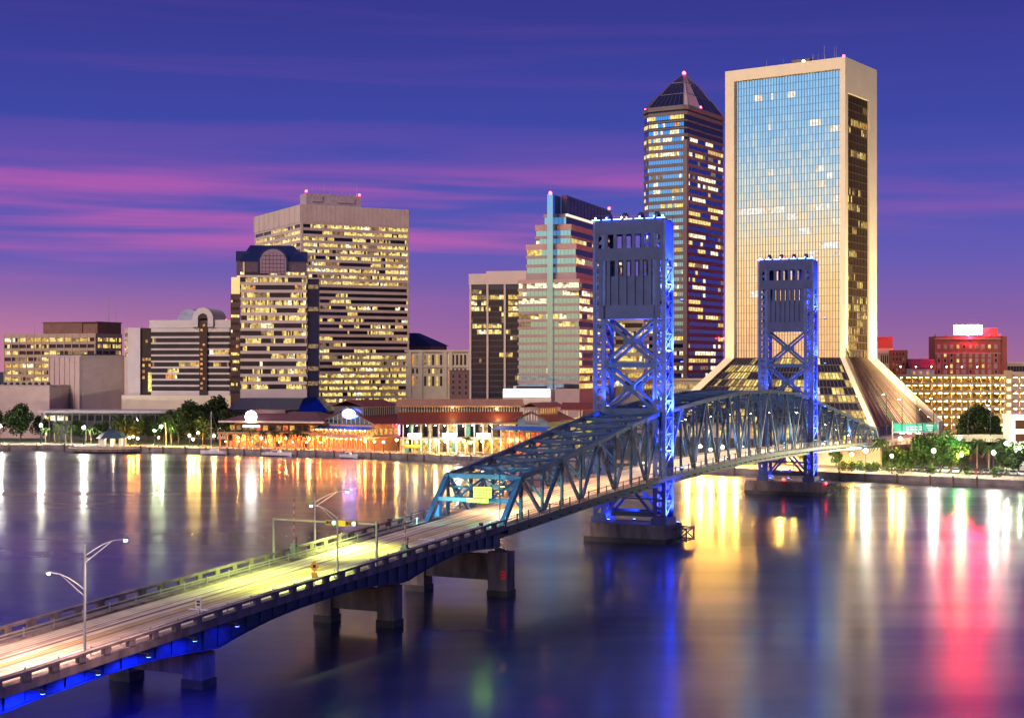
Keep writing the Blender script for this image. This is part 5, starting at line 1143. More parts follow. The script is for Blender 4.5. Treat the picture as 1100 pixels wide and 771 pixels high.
for k in range(8): u = -a - 6 + (a + 6) * (k + .5) / 8; mb = MB(); mb.face([(u - .9, -.26, 2.7), (u + .9, -.26, 2.7), (u + .9, -.26, za(465)), (u - .9, -.26, za(465))]); mb.build('shop_window', RG.choice((TERR, L_LO, TERR_R)), B.root)
lamp('awning_light', B.root, (-a - 3, -3, za(464)), 500, (1, .55, .2), 'POINT', .3)
B = Bld('red_roof_kiosk', 'open kiosk with dark red roof behind the small gabled hall', 604, 640, 645, 540, 10)
mb = MB(); mb.gable(-B.a, 0, 0, 9, B.z(440.5), B.z(433.5), 'x', 0, .3, .6); mb.build('roof', RED_R, B.root)
mb = MB()
for u in (-B.a + .5, -B.a / 2, -.5): mb.box(u - .2, u + .2, .3, .7, 2, B.z(440.5)); mb.box(u - .2, u + .2, 8.3, 8.7, 2, B.z(440.5))
mb.build('post', TRIM, B.root)
mb = MB(); mb.box(-B.a + 1, -1, 3, 8, 2, B.z(449)); mb.build('counter', mat('lit_green_counter', (.35, .4, .12), .7), B.root)
lamp('kiosk_light', B.root, (-B.a / 2, 1, B.z(443)), 900, (1, .85, .35), 'POINT', .3)

# ================================================================== QUAY
def quay(name, label, xs, wallm, h, spacing, rail=True):
    pts = [G(x, 0, 0) for x in xs]; o0 = pts[0]; t = thing(name, (o0.x, o0.y, 0), label, 'quay')
    L = [p - o0 for p in pts]
    mb = MB()
    for p, q in zip(L, L[1:]):
        d = (q - p).normalized(); n = Vector((d.y, -d.x, 0))
        if n.y > 0: n = -n
        f0, f1 = p + n * .35, q + n * .35; k0, k1 = p - n * 2.2, q - n * 2.2
        mb.hexa([(f0.x, f0.y, -2), (f1.x, f1.y, -2), (k1.x, k1.y, -2), (k0.x, k0.y, -2)], [(f0.x, f0.y, h), (f1.x, f1.y, h), (k1.x, k1.y, h), (k0.x, k0.y, h)])
        g0, g1 = p + n * .6, q + n * .6
        mb.hexa([(g0.x, g0.y, .55), (g1.x, g1.y, .55), (f1.x, f1.y, .55), (f0.x, f0.y, .55)], [(g0.x, g0.y, .95), (g1.x, g1.y, .95), (f1.x, f1.y, .95), (f0.x, f0.y, .95)])
    mb.build('quay_wall', wallm, t)
    rl = MB(); cap = MB(); pos = []
    for p, q in zip(L, L[1:]):
        d = (q - p); n_ = max(1, int(d.length / spacing)); d.normalize(); n = Vector((d.y, -d.x, 0))
        if n.y > 0: n = -n
        for k in range(n_): pos.append((p.lerp(q, k / n_) + n * .75, n))
        for hh in (1.05, .7, .35): a_, b_ = p + Vector((0, 0, h + hh)), q + Vector((0, 0, h + hh)); rl.beam(a_, b_, .06, .06)
        m_ = int((q - p).length / 2.4)
        for k in range(m_): c_ = p.lerp(q, k / m_); rl.box(c_.x - .05, c_.x + .05, c_.y - .05, c_.y + .05, h, h + 1.08)
    if rail: rl.build('railing', GALV, t)
    for p, n in pos: mb = MB(); mb.tube((p.x, p.y, -2), (p.x, p.y, h + .5), .28, .24, 8); mb.tube((p.x, p.y, h + .5), (p.x, p.y, h + .75), .26, .05, 8, 1); mb.build('mooring_pile', [WOOD, WHITE], t)
    return t
QW = mat('quay_concrete', (.22, .19, .18), .85, 0, .4, .3, .2)
quay('park_quay', 'concrete quay wall with timber piles along the dark park at left', [-90, -30, 10, 40, 70, 85], QW, 2.25, 6.2)
quay('market_quay', 'long quay wall with piles in front of the lit market halls', [152, 200, 245, 300, 360, 420, 475, 540, 600, 660], QW, 2.25, 6.5)
quay('car_park_quay', 'dark quay wall with white-capped piles below the car park at right', [730, 790, 850, 930, 1000, 1050, 1100, 1150, 1220], QW, 2.25, 6.5)
PAVE = mat('promenade_paving', (.34, .26, .19), .8, 0, .25, .6)
mb = MB(); xs = [-90, 70, 160, 245, 360, 475, 600, 700, 750, 850, 930, 1000, 1100, 1220]; fr_pts = [G(x, 2.0, 2.206) for x in xs]; bk = [G(x, 16, 2.206) for x in xs]
for i in range(len(xs) - 1): mb.face([fr_pts[i], fr_pts[i + 1], bk[i + 1], bk[i]])
tag(mb.build('promenade', PAVE), 'paved riverside promenade', 'path', kind='structure')
LAWN = mat('park_lawn', (.045, .085, .02), .95, 0, .35, .5)
mb = MB(); xs = [-90, 0, 100, 170, 240]; q0 = [G(x, 16.01, 2.21) for x in xs]; q1 = [G(x, 46, 2.21) for x in xs]
for i in range(len(xs) - 1): mb.face([q0[i], q0[i + 1], q1[i + 1], q1[i]])
tag(mb.build('park_lawn', LAWN), 'short park grass', 'grass', kind='structure')
ASP = mat('car_park_asphalt', (.10, .09, .08), .85, 0, .3, .5)
mb = MB(); xs = [690, 760, 850, 930, 1000, 1100, 1220]; q0 = [G(x, 16.01, 2.212) for x in xs]; q1 = [G(x, 60, 2.212) for x in xs]
for i in range(len(xs) - 1): mb.face([q0[i], q0[i + 1], q1[i + 1], q1[i]])
tag(mb.build('car_park', ASP), 'asphalt car park by the river', 'car park', kind='structure')
# gazebo on its round platform
g0 = G(121, 1, 0); t = thing('gazebo', (g0.x, g0.y, 0), 'white columned gazebo with blue roof on a round river platform', 'gazebo')
mb = MB(); cs = [(16 * math.cos(k * math.pi / 16), 9 * math.sin(k * math.pi / 16) - 0) for k in range(32)]
mb.prism(cs, .55, 2.3); mb.prism([(x * 1.04, y * 1.04) for x, y in cs], 1.5, 1.95, 1); mb.build('platform', [CONC, mat('pale_platform_edge', (.6, .52, .38), .7)], t)
mb = MB(); mb.prism([(x * .92, y * .92) for x, y in cs], -2, .549); mb.build('platform_base', CONCD, t)
for k in range(8): mb = MB(); c_, s_ = 4.4 * math.cos(k * math.pi / 4 + .2), 4.4 * math.sin(k * math.pi / 4 + .2); mb.box(c_ - .55, c_ + .55, s_ - .55, s_ + .55, 2.3, 5.4); mb.build('column', WHITE, t)
mb = MB(); o8 = lambda r, z: [(r * math.cos(k * math.pi / 4 + .2), r * math.sin(k * math.pi / 4 + .2), z) for k in range(8)]
mb.hexa(o8(6, 5.4), o8(3.6, 7.5)); mb.hexa(o8(3.4, 7.51), o8(.1, 8.6)); mb.build('roof', mat('blue_slate_roof', (.03, .06, .10), .5), t)
lamp('gazebo_light', t, (0, 0, 4.9), 800, (1, .85, .55), 'POINT', .3); lamp('platform_light', t, (2, -6.5, 4.2), 300, (1, .9, .6), 'POINT', .2)
mb = MB(); mb.ball((0, 0, 5.2), .2); mb.build('bulb', WHT_L, t)
# tour boat dock
g0 = G(520, -4, 0); d_ = (G(560, 0, 0) - G(480, 0, 0)); ang = math.atan2(d_.y, d_.x)
t = thing('floating_dock', (g0.x, g0.y, 0), 'grey floating dock with railings moored by the market quay', 'dock', rz=ang)
mb = MB(); mb.box(-17, 17, -2, 2, -.4, .8); mb.build('pontoon', CONC, t)
mb = MB()
for k in range(18): u = -17 + 2 * k; mb.box(u - .05, u + .05, -1.95, -1.85, .8, 2.2); 
for h in (1.3, 1.8, 2.2): mb.box(-17, 17, -1.93, -1.87, h - .05, h + .05)
mb.build('railing', mat('blue_grey_rail', (.25, .27, .36), .5), t)
mb = MB(); mb.box(-16, 16, -.8, .8, 3.0, 3.15)
for k in range(9): u = -15.5 + 31 * k / 8; mb.box(u - .07, u + .07, -.07, .07, .8, 3.0)
mb.build('canopy', mat('canopy_grey', (.2, .2, .26), .6), t)

# ================================================================== BOATS
def hull(L, Bm, D, n=12):
    mb = MB(); sec = []
    for k in range(n + 1):
        u = k / n; x = -L / 2 + L * u; w = Bm / 2 * (1 - max(0, (u - .45) / .55) ** 2.2) * (.82 + .18 * min(1, u * 3)); w = max(w, .03); dk = D * (1 + .35 * max(0, u - .4))
        sec.append([(x, -w, dk), (x, -w * .85, D * .3), (x, 0, -.25), (x, w * .85, D * .3), (x, w, dk)])
    for A, E in zip(sec, sec[1:]):
        for j in range(4): mb.face([A[j], A[j + 1], E[j + 1], E[j]])
        mb.face([A[4], A[0], E[0], E[4]], 1)
    mb.face(sec[0]); return mb
HULL = mat('white_boat_hull', (.62, .62, .66), .35); DECK = mat('boat_deck', (.5, .48, .45), .6); CANV = mat('blue_canvas', (.05, .08, .3), .7)
def boat(x, off, L, Bm, label, kind, rz=0.0, mast=0):
    p = G(x, off, .05); t = thing(kind, (p.x, p.y, .05), label, 'boat', rz=ang0(x) + rz)
    hull(L, Bm, 1.3).build('hull', [HULL, DECK], t)
    mb = MB(); mb.hexa([(-L * .2, -Bm * .3, 1.3), (L * .18, -Bm * .24, 1.3), (L * .18, Bm * .24, 1.3), (-L * .2, Bm * .3, 1.3)], [(-L * .18, -Bm * .25, 2.2), (L * .08, -Bm * .2, 2.1), (L * .08, Bm * .2, 2.1), (-L * .18, Bm * .25, 2.2)]); c_ = mb.build('cabin', HULL, t)
    mb = MB(); mb.box(-L * .16, L * .04, -Bm * .3, -Bm * .285, 1.55, 1.95); mb.build('cabin_window', GLASS, c_)
    if mast:
        mb = MB(); mb.tube((L * .08, 0, 1.3), (L * .08, 0, mast), .13, .08, 8); mb.tube((L * .08, 0, 2.9), (-L * .38, 0, 2.8), .07, .06); mb.tube((L * .08 - 1, 0, mast * .62), (L * .08 + 1, 0, mast * .62), .04)
        m_ = mb.build('mast', WHITE, t)
        mb = MB(); mb.tube((L * .08, 0, mast - .2), (L * .48, 0, 1.7), .025); mb.tube((L * .08, 0, mast - .2), (-L * .48, 0, 1.4), .025); mb.build('rigging', GALV, m_)
        mb = MB(); mb.tube((L * .05, 0, 3.05), (-L * .36, 0, 2.95), .2, .14, 8); mb.build('furled_sail', CANV, t)
    else:
        mb = MB(); mb.box(-L * .42, -L * .2, -Bm * .34, Bm * .34, 2.5, 2.6)
        for u, v in ((-.41, -.32), (-.21, -.32), (-.41, .32), (-.21, .32)): mb.box(L * u - .04, L * u + .04, Bm * v - .04, Bm * v + .04, 1.3, 2.5)
        mb.build('canopy', CANV, t)
    return t
def ang0(x): d_ = G(x + 20, 0, 0) - G(x - 20, 0, 0); return math.atan2(d_.y, d_.x)
boat(229, -3.4, 10.5, 3.0, 'white sailboat with bare mast moored left of the market quay', 'sailboat', math.pi, 16)
boat(298, -3.2, 12, 3.4, 'long white motorboat moored under the market terrace', 'motorboat', 0)
boat(375, -3.0, 7.5, 2.4, 'small white boat moored below the orange lit terrace', 'motorboat', 0)

# ================================================================== CARS
def make_car(m, label, p, rz):
    t = thing('parked_car', p, label, 'car', 'cars parked in the riverside car park', rz)
    mb = MB(); prof = [(-2.1, .35), (2.1, .35), (2.15, .75), (1.2, .95), (-1.3, .98), (-2.1, .9)]
    mb.hexa([(x, -.86, z) for x, z in prof], [(x, .86, z) for x, z in prof]); b_ = mb.build('body', m, t)
    mb = MB(); mb.hexa([(-1.5, -.8, .95), (1.0, -.8, .95), (1.0, .8, .95), (-1.5, .8, .95)], [(-1.0, -.66, 1.45), (.35, -.66, 1.45), (.35, .66, 1.45), (-1.0, .66, 1.45)]); mb.build('cabin', GLASS, t)
    mb = MB(); mb.box(-.95, .3, -.62, .62, 1.451, 1.5); mb.build('roof', m, t)
    for x in (-1.3, 1.3):
        for y in (-.88, .88): mb = MB(); mb.tube((x, y - .1, .33), (x, y + .1, .33), .33, .33, 12); mb.build('wheel', BLACK, t)
    for y in (-.6, .6): mb = MB(); mb.box(2.12, 2.17, y - .18, y + .18, .58, .74); mb.build('headlight', WHITE, t)
    return t
cl = [('white', 3), ('silver', 2), ('dark grey', 1), ('dark red', 0)]
xs = [958, 972, 984, 996, 1006, 1016, 1027, 1049, 1060, 1076, 1088, 1098, 770, 783, 796, 808]
for i, x in enumerate(xs):
    nm, ci = cl[(i * 7 + i // 3) % 4 if i < 12 else (0, 3, 2, 1)[i - 12]]
    p = G(x, 18 + (i % 2) * .4, 2.22)
    where = ('%s car from the left in the row facing the right-hand quay' % ORD[i]) if i < 12 else ('%s car from the left parked behind the far lift tower' % ORD[i - 12])
    make_car(carM[ci], '%s parked car, %s' % (nm, where), p, (-math.pi / 2 + RG.uniform(-.05, .05)) + ang0(x) + .25)

# ================================================================== TREES
def leaf_mat(name, col, var=.45):
    m = mat(name, col, .75, 0, var, 1.2, spec=.3); return m
LEAF_D = leaf_mat('dark_oak_leaves', (.012, .022, .009)); LEAF_M = leaf_mat('mid_green_leaves', (.034, .068, .014)); LEAF_L = leaf_mat('bright_green_leaves', (.055, .11, .018)); BARK = mat('tree_bark', (.11, .075, .05), .9, 0, .3, 3)
PALML = leaf_mat('palm_fronds', (.035, .065, .016)); PBARK = mat('palm_bark', (.24, .17, .10), .9, 0, .3, 3)
def crown_mesh(rg, r, h, zc, n, lobes=9, size=.55, mats=(0, 1)):
    """leaf-sized faces scattered on and inside a number of uneven lobes"""
    mb = MB(); L = []
    for k in range(lobes):
        a_ = rg.uniform(0, 6.283); q = r * rg.uniform(.15, .75); L.append((Vector((q * math.cos(a_), q * math.sin(a_), zc + rg.uniform(-.5, .55) * h)), r * rg.uniform(.28, .5)))
    for k in range(n):
        c_, rr_ = rg.choice(L); d = Vector((rg.gauss(0, 1), rg.gauss(0, 1), rg.gauss(0, .8))).normalized() * rr_ * rg.uniform(.55, 1.08); p = c_ + d
        u = Vector((rg.gauss(0, 1), rg.gauss(0, 1), rg.gauss(0, 1))).normalized(); v = u.cross(Vector((rg.gauss(0, 1), rg.gauss(0, 1), rg.gauss(0, 1)))).normalized(); s_ = size * rg.uniform(.5, 1.2)
        mb.face([p - u * s_, p - v * s_ * .55, p + u * s_, p + v * s_ * .55], mats[0] if rg.random() < .6 else mats[1])
    return mb, L
def proto_tree(seed, r, h, trunk, n, mats, label='', size=.5):
    rg = random.Random(seed); t = thing('broadleaf_tree', (0, 0, -500), 'tree', 'tree')
    mb, L = crown_mesh(rg, r, h, trunk + h * .55, n, 11, size); mb.build('crown', mats, t)
    mb = MB(); mb.tube((0, 0, -.3), (.1, .05, trunk), .35, .22, 8)
    for c_, rr_ in L[:7]: mb.tube((.1, .05, trunk * .85), c_, .15, .05, 6)
    mb.build('trunk', BARK, t); return t
def proto_palm(seed, h, fr=2.3, n=22):
    rg = random.Random(seed); t = thing('palm_tree', (0, 0, -500), 'palm', 'palm tree')
    mb = MB(); pts = [Vector((.15 * math.sin(k * .5), 0, h * k / 6 - .2)) for k in range(7)]
    for k in range(6): mb.tube(pts[k], pts[k + 1], .26 - .015 * k, .25 - .015 * k, 8)
    mb.build('trunk', PBARK, t); top_ = pts[-1]; mb = MB()
    for k in range(n):
        a_ = 6.283 * k / n + rg.uniform(-.15, .15); el = rg.uniform(-.5, 1.2); d = Vector((math.cos(a_), math.sin(a_), 0)); prev = top_; L = fr * rg.uniform(.8, 1.1)
        for j in range(1, 6):
            u = j / 5; cur = top_ + d * (L * u * math.cos(el * (1 - .4 * u))) + Vector((0, 0, L * (math.sin(el) * u - .75 * u * u)))
            side = d.cross(Vector((0, 0, 1))) * (.34 * (1 - u * .7))
            for sg in (-1, 1): mb.face([prev, cur, cur + side * sg - Vector((0, 0, .22)), prev + side * sg * 1.15 - Vector((0, 0, .22))])
            prev = cur
    mb.build('fronds', PALML, t); return t
PT = {'oak': proto_tree(3, 6.2, 6.5, 4.0, 3800, [LEAF_D, LEAF_M], size=.5), 'oak2': proto_tree(9, 5.2, 6.0, 3.4, 3000, [LEAF_D, LEAF_M], size=.45), 'green': proto_tree(5, 3.6, 4.6, 2.4, 1900, [LEAF_M, LEAF_L], size=.4), 'tall': proto_tree(14, 4.8, 7.5, 6.0, 2600, [LEAF_M, LEAF_D], size=.5), 'bush': proto_tree(21, 1.7, 1.6, .5, 600, [LEAF_M, LEAF_L], size=.28), 'palm': proto_palm(4, 6.2), 'palm2': proto_palm(8, 8.0, 2.7, 26), 'palm3': proto_palm(12, 4.8, 2.0, 18)}
def put_tree(kind, x, off, sc, label, cat, group, z=2.2):
    t = copy_tree(PT[kind]); p = G(x, off, z); t.location = p; t.scale = (sc, sc, sc * RG.uniform(.92, 1.08)); t.rotation_euler = (0, 0, RG.uniform(0, 6.28)); tag(t, label, cat, group); return t
# left park: dark oaks
spec = [('oak', 22, 34, 1.2, 'large round dark oak at the far left of the park'), ('oak2', -8, 30, 1.2, 'dark oak cut by the left picture edge'), ('oak2', 44, 40, .9, 'smaller dark oak on the right flank of the large left oak'),
        ('oak', 130, 16, .85, 'dark round tree just right of the gazebo'), ('oak2', 146, 20, .9, 'dark tree with orange lamps below, between gazebo and lit palm'), ('oak2', 84, 32, .8, 'dim tree behind the row of short palms'), ('oak2', 108, 30, .85, 'dim tree behind the gazebo roof'),
        ('oak', 192, 28, 1.15, 'broad dark tree right of the lit green palm'), ('oak', 208, 36, 1.4, 'tallest dark tree in front of the arched hotel'), ('oak', 232, 44, 1.5, 'dark tree between the arched hotel and the silver tower'), ('oak2', 218, 18, 1.0, 'dark tree behind the sailboat mast'), ('oak2', 176, 40, 1.1, 'dark tree below the cream hotel podium'), ('oak2', 246, 30, 1.2, 'dark tree at the left end of the purple-roofed hall'),
        ('oak2', 158, 46, .9, 'dark tree behind the lit palm')]
for k, x, off, sc, lb in spec: put_tree(k, x, off, sc, lb, 'tree', 'dark broadleaf trees in the riverside park')
for i, x in enumerate((49, 59, 64, 71, 77, 92, 98, 106)): put_tree(('palm', 'palm3')[i % 2], x, 14 + (i % 3) * 3, 1.0 + .12 * (i % 3), '%s from the left in the row of short park palms' % ORD[i].capitalize() + ' left of the gazebo', 'palm tree', 'short palms in the left park')
put_tree('palm2', 178.5, 14, 1.25, 'tall palm lit green by park lamps', 'palm tree', 'tall lone palms')
put_tree('palm', 184, 20, 1.1, 'brownish palm just right of the green lit palm', 'palm tree', 'tall lone palms')
for i, x in enumerate((244, 257, 270, 283.5, 296, 308, 318, 327)):
    put_tree('palm', x, 3.6, 1.02 if i % 2 else 1.1, '%s palm with glowing trunk from the left along the purple-roofed hall terrace' % ORD[i], 'palm tree', 'palms with uplit trunks at the market terrace')
put_tree('palm', 444, 8, .95, 'palm under the yellow awning beside the gabled hall', 'palm tree', 'palms on the market promenade'); put_tree('palm3', 502, 10, 1.2, 'palm on the lit promenade in front of the long hall', 'palm tree', 'palms on the market promenade'); put_tree('palm3', 434, 9, 1.0, 'short palm by the pink wall of the gabled hall', 'palm tree', 'palms on the market promenade')
for i, (x, off, sc) in enumerate(((444, 120, .9), (458, 130, .8), (470, 135, .9), (372, 90, .8), (386, 95, .7), (360, 85, .7))): put_tree('green', x, off, sc * 1.4, '%s street tree from the left standing at the foot of the %s' % (ORD[(3, 4, 5, 1, 2, 0)[i] % 3], 'beige tower' if x < 400 else 'cream courthouse'), 'tree', 'street trees behind the market halls')
# right side
spec = [('tall', 1043, 74, 1.15, 'tall dark tree in front of the lit parking garage, left of a pair'), ('tall', 1061, 76, 1.2, 'tall dark tree in front of the lit parking garage, right of a pair'), ('green', 1012, 28, 1.25, 'bright green tree nearest the green lamp in the car park'), ('green', 1024, 26, 1.15, 'round green tree right of the green lamp'), ('oak2', 1078, 24, .75, 'dark green tree near the right lamp'), ('oak2', 1094, 22, .85, 'dark tree at the right picture edge'), ('green', 1088, 26, 1.0, 'green tree between the two dark trees at right'),
        ('green', 991, 30, 1.2, 'leafy green tree left of the bright tree in the car park'), ('green', 1034, 36, .9, 'small green tree behind the car park row'), ('green', 868, 26, 1.0, 'yellow-lit small tree behind the far lift tower'), ('green', 898, 26, .8, 'small tree against the pale river wall')]
for k, x, off, sc, lb in spec: put_tree(k, x, off, sc, lb, 'tree', 'green trees at the car park')
for i, (x, off, sc) in enumerate(((946, 20, 1.25), (1002, 40, 1.1), (1016, 44, 1.2), (1030, 42, 1.2), (1050, 40, 1.15), (1062, 40, 1.2), (1076, 42, 1.25), (1086, 42, 1.1))): put_tree(('palm2', 'palm')[i % 2] if i else 'palm2', x, off, sc * .9, ('palm with bright yellow uplit trunk beside the bridge end' if i == 0 else '%s from the left of the slim palms behind the car park' % ORD[i - 1].capitalize()), 'palm tree', 'palms behind the car park')
for i, x in enumerate((905, 915, 924, 933, 940, 955, 968, 1000, 1040, 1070)): put_tree('bush', x, 8 + (i % 3) * 2, 1.0, '%s low yellow-green bush from the left along the right-hand riverwalk' % ORD[i], 'bush', 'bushes along the riverwalk')
for i, x in enumerate((958, 972, 985, 1000, 1014, 1028)): put_tree('green', x + 40, 92, .9, '%s young tree from the left along the foot of the parking garage' % ORD[i], 'tree', 'young trees at the garage foot')
for i, x in enumerate((958, 966, 974, 983)): put_tree('bush', x, 30, 1.9, '%s tall shrub from the left behind the yellow lit palm' % ORD[i], 'bush', 'shrubs behind the yellow palm')
for o in PT.values():
    for c_ in list(o.children): bpy.data.objects.remove(c_)
    bpy.data.objects.remove(o)

# ================================================================== LAMPS ON THE SHORE
def plamp(x, off, h, m, col, power, label, r=.38, group='lamps along the river bank'):
    p = G(x, off, 2.2); t = thing('park_lamp', p, label, 'lamp', group)
    mb = MB(); mb.tube((0, 0, 0), (0, 0, h), .11, .07, 8); mb.box(-.2, .2, -.2, .2, 0, .4); mb.build('post', BLACK, t)
    mb = MB(); mb.ball((0, 0, h + r * .9), r, 0, 8, 6); g_ = mb.build('globe', m, t)
    if x > 700: power *= 1.6; r *= .68
    if power: lamp('globe_light', t, (0, -r - .25, h + r), power, col, 'POINT', r * .6)
    return t
W_, Y_L, O_ = (1, .92, .7), (1, .66, .2), (1, .4, .08)
GW = lampmat('white_globe', (1, .93, .74), 1200); GY = lampmat('yellow_globe', (1, .62, .14), 800); GO = lampmat('orange_globe', (1, .33, .04), 800); GG = lampmat('green_white_globe', (.75, 1, .6), 900); GYB = lampmat('amber_globe', (1, .50, .08), 3500); GGN = lampmat('green_globe', (.03, 1, .35), 800)
plamp(44, 10, 6.8, GW, W_, 900, 'white globe lamp in the left park beside the short palms', .55); plamp(90, 8, 6.2, GW, W_, 900, 'white globe lamp just left of the gazebo', .55); plamp(0, 10, 6.6, GW, W_, 900, 'white globe lamp at the left picture edge', .5)
plamp(173, 12, 7.0, GG, (.8, 1, .5), 1500, 'greenish white lamp beside the green lit palm', .5); plamp(166, 14, 5.4, GG, (.8, 1, .5), 500, 'smaller greenish lamp left of the green lit palm', .35)
for i, (x, h) in enumerate(((139, 2.6), (143, 3.0), (148, 2.4))): plamp(x, 12, h, GO, O_, 260, '%s low orange lamp from the left under the dark tree by the gazebo' % ORD[i], .34)
plamp(170.5, 6, 3.2, GO, O_, 240, 'low orange lamp left of the green palm trunk', .3)
for i, (x, h) in enumerate(((203.5, 4.0), (207.5, 2.6), (213, 5.0), (230, 4.0))): plamp(x, 8, h, GY, Y_L, 420, '%s yellow lamp from the left behind the moored sailboat' % ORD[i], .4)
for i, x in enumerate((256, 281, 308, 332)): plamp(x, 7, 3.6, GY, Y_L, 360, '%s yellow globe lamp from the left on the purple-roofed hall terrace' % ORD[i], .34)
for i, x in enumerate((426, 437, 455, 468, 480, 492, 505, 518)): plamp(x, 8 + i % 3, 4.0 + .4 * (i % 2), (GY, GW)[i % 4 == 1], Y_L, 260, '%s promenade lamp from the left in front of the gabled and long halls' % ORD[i], .36)
for i, x in enumerate((392, 402, 412)): plamp(x, 5, 3.4, GO, O_, 300, '%s small orange lamp from the left before the salmon wall' % ORD[i], .26)
for i, (x, off, h, m, c_, p_, lb) in enumerate(((930, 9, 5.6, GW, W_, 900, 'white lamp left of the yellow lit palm'), (1003, 10, 6.2, GW, W_, 1100, 'tall white lamp in the middle of the car park'), (1067.5, 7, 6.4, GW, W_, 1100, 'white lamp on a stout post near the right quay'), (1031, 20, 9.6, GGN, (.1, 1, .4), 900, 'green lamp among the car park trees'), (1032.5, 24, 4.5, GY, W_, 600, 'yellowish lamp below the green lamp'), (1081, 26, 8.0, GW, W_, 700, 'white lamp behind the dark right trees'), (967, 30, 8.4, GY, Y_L, 700, 'yellowish lamp above the blue truss end'), (1095, 22, 7, GG, (.9, 1, .6), 700, 'pale green lamp at the right picture edge'), (873, 16, 5.6, GW, W_, 900, 'white lamp just right of the far lift tower'), (752, 12, 5, GYB, Y_L, 900, 'yellow lamp between the two lift towers, left one'), (776, 12, 5, GYB, Y_L, 900, 'yellow lamp between the two lift towers, right one'), (838, 14, 5, GYB, Y_L, 700, 'yellow lamp seen through the far lift tower'))): plamp(x, off, h, m, c_, p_, lb, .5)
for i, x in enumerate((738, 763, 790, 815, 852, 915, 958)): plamp(x, 6, 4.6, GYB if i < 4 else GY, Y_L, 300, '%s amber riverwalk lamp from the left on the quay under and right of the bridge' % ORD[i], .42, 'amber riverwalk lamps')
# uplights at the palm trunks
def uplight(x, off, col, power, label, m):
    p = G(x, off, 2.2); t = thing('ground_uplight', p, label, 'ground light', 'ground uplights at palm trunks'); mb = MB(); mb.tube((0, 0, 0), (0, 0, .25), .22, .2, 10); mb.build('housing', BLACK, t); mb = MB(); mb.tube((0, 0, .25), (0, 0, .28), .18, .18, 10); mb.build('lens', m, t)
    lamp('uplight_beam', t, (0, 0, .4), power, col, 'SPOT', .15, (0, .30, 1), 90)
for i, x in enumerate((244, 257, 270, 283.5, 296, 308, 318, 327)): uplight(x, 2.6, (1, .45, .12), 420, 'ground uplight below the %s glowing palm from the left' % ORD[i], ORG_L)
uplight(946, 18, (1, .75, .05), 900, 'yellow ground uplight below the palm at the bridge end', YEL_L); uplight(178.5, 12.6, (.45, 1, .15), 700, 'green ground uplight below the tall park palm', GRN_L)

# ================================================================== RIGHT: ELEVATED ROAD, GANTRY SIGN, PAVILION
pts = [Vector((P_x, P_y, P_z)) for P_x, P_y, P_z in [((x - 550) * Y / F, Y, HC - (y - HY) * Y / F) for x, y, Y in ((925, 480, 480), (965, 474, 474), (1005, 471, 466), (1050, 470, 458), (1100, 471, 452), (1180, 474, 444), (1300, 480, 436))]]
t = thing('elevated_road', (pts[0].x, pts[0].y, 0), 'curving elevated road with pale parapet at the right bank', 'elevated road'); o0 = Vector((pts[0].x, pts[0].y, 0))
mb = MB(); pr_ = MB(); col_ = MB()
for p, q in zip(pts, pts[1:]):
    d = (q - p); n = Vector((d.y, -d.x, 0)).normalized()
    A, E = p - o0, q - o0
    mb.hexa([A + n * 4.5 - Vector((0, 0, 1.0)), E + n * 4.5 - Vector((0, 0, 1.0)), E - n * 4.5 - Vector((0, 0, 1.0)), A - n * 4.5 - Vector((0, 0, 1.0))], [A + n * 4.5, E + n * 4.5, E - n * 4.5, A - n * 4.5])
    for k in (4.3, -4.5): pr_.hexa([A + n * (k + .2), E + n * (k + .2), E + n * k, A + n * k], [A + n * (k + .2) + Vector((0, 0, .9)), E + n * (k + .2) + Vector((0, 0, .9)), E + n * k + Vector((0, 0, .9)), A + n * k + Vector((0, 0, .9))])
    c_ = (A + E) / 2; col_.tube((c_.x, c_.y, 2), (c_.x, c_.y, c_.z - 1.0), .7, .7, 10)
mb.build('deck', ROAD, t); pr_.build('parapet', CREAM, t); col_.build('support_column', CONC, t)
for i, (x, Y, tw_) in enumerate(((952, 470, 24), (969, 470, 22.5), (985, 468, 22.5), (1003, 466, 23), (1013, 464, 20), (1040, 462, 22), (1064, 460, 21))):
    X = (x - 550) * Y / F; t = thing('road_lamp', (X, Y, 2.2), '%s slim dark road lamp from the left along the elevated road' % ORD[i], 'street lamp', 'slim lamps along the elevated road')
    h = tw_ - 2.2; mb = MB(); mb.tube((0, 0, 0), (0, 0, h), .17, .10, 8); mb.build('pole', BLACK, t)
    mb = MB(); mb.beam((0, 0, h - .1), (-.9, -.8, h), .09); mb.box(-1.5, -.7, -1.0, -.6, h - .05, h + .12); a_ = mb.build('lamp_head', BLACK, t); mb = MB(); mb.box(-1.45, -.75, -.95, -.65, h - .1, h - .051); mb.build('lens', WHT_L, a_)
    lamp('lamp_light', a_, (-1.1, -.8, h - .35), 3200, (1, .88, .62), 'SPOT', .25, (0, 0, -1), 150, .5)
Y = 476; zz = lambda y: HC - (y - HY) * Y / F; xx = lambda x: (x - 550) * Y / F
t = thing('overhead_sign', (xx(983), Y, 2.2), 'teal green overhead road sign in front of the splayed tower base', 'road sign')
mb = MB(); 
for x in (959, 1008): mb.box(xx(x) - xx(983) - .2, xx(x) - xx(983) + .2, .2, .6, 0, zz(452) - 2.2)
mb.box(xx(959) - xx(983), xx(1008) - xx(983), .25, .55, zz(464.5) - 2.2, zz(463.6) - 2.2); mb.build('gantry', GALV, t)
TEAL = mat('teal_sign_green', (.01, .22, .16), .5, emit=(.02, .55, .42), es=.12)
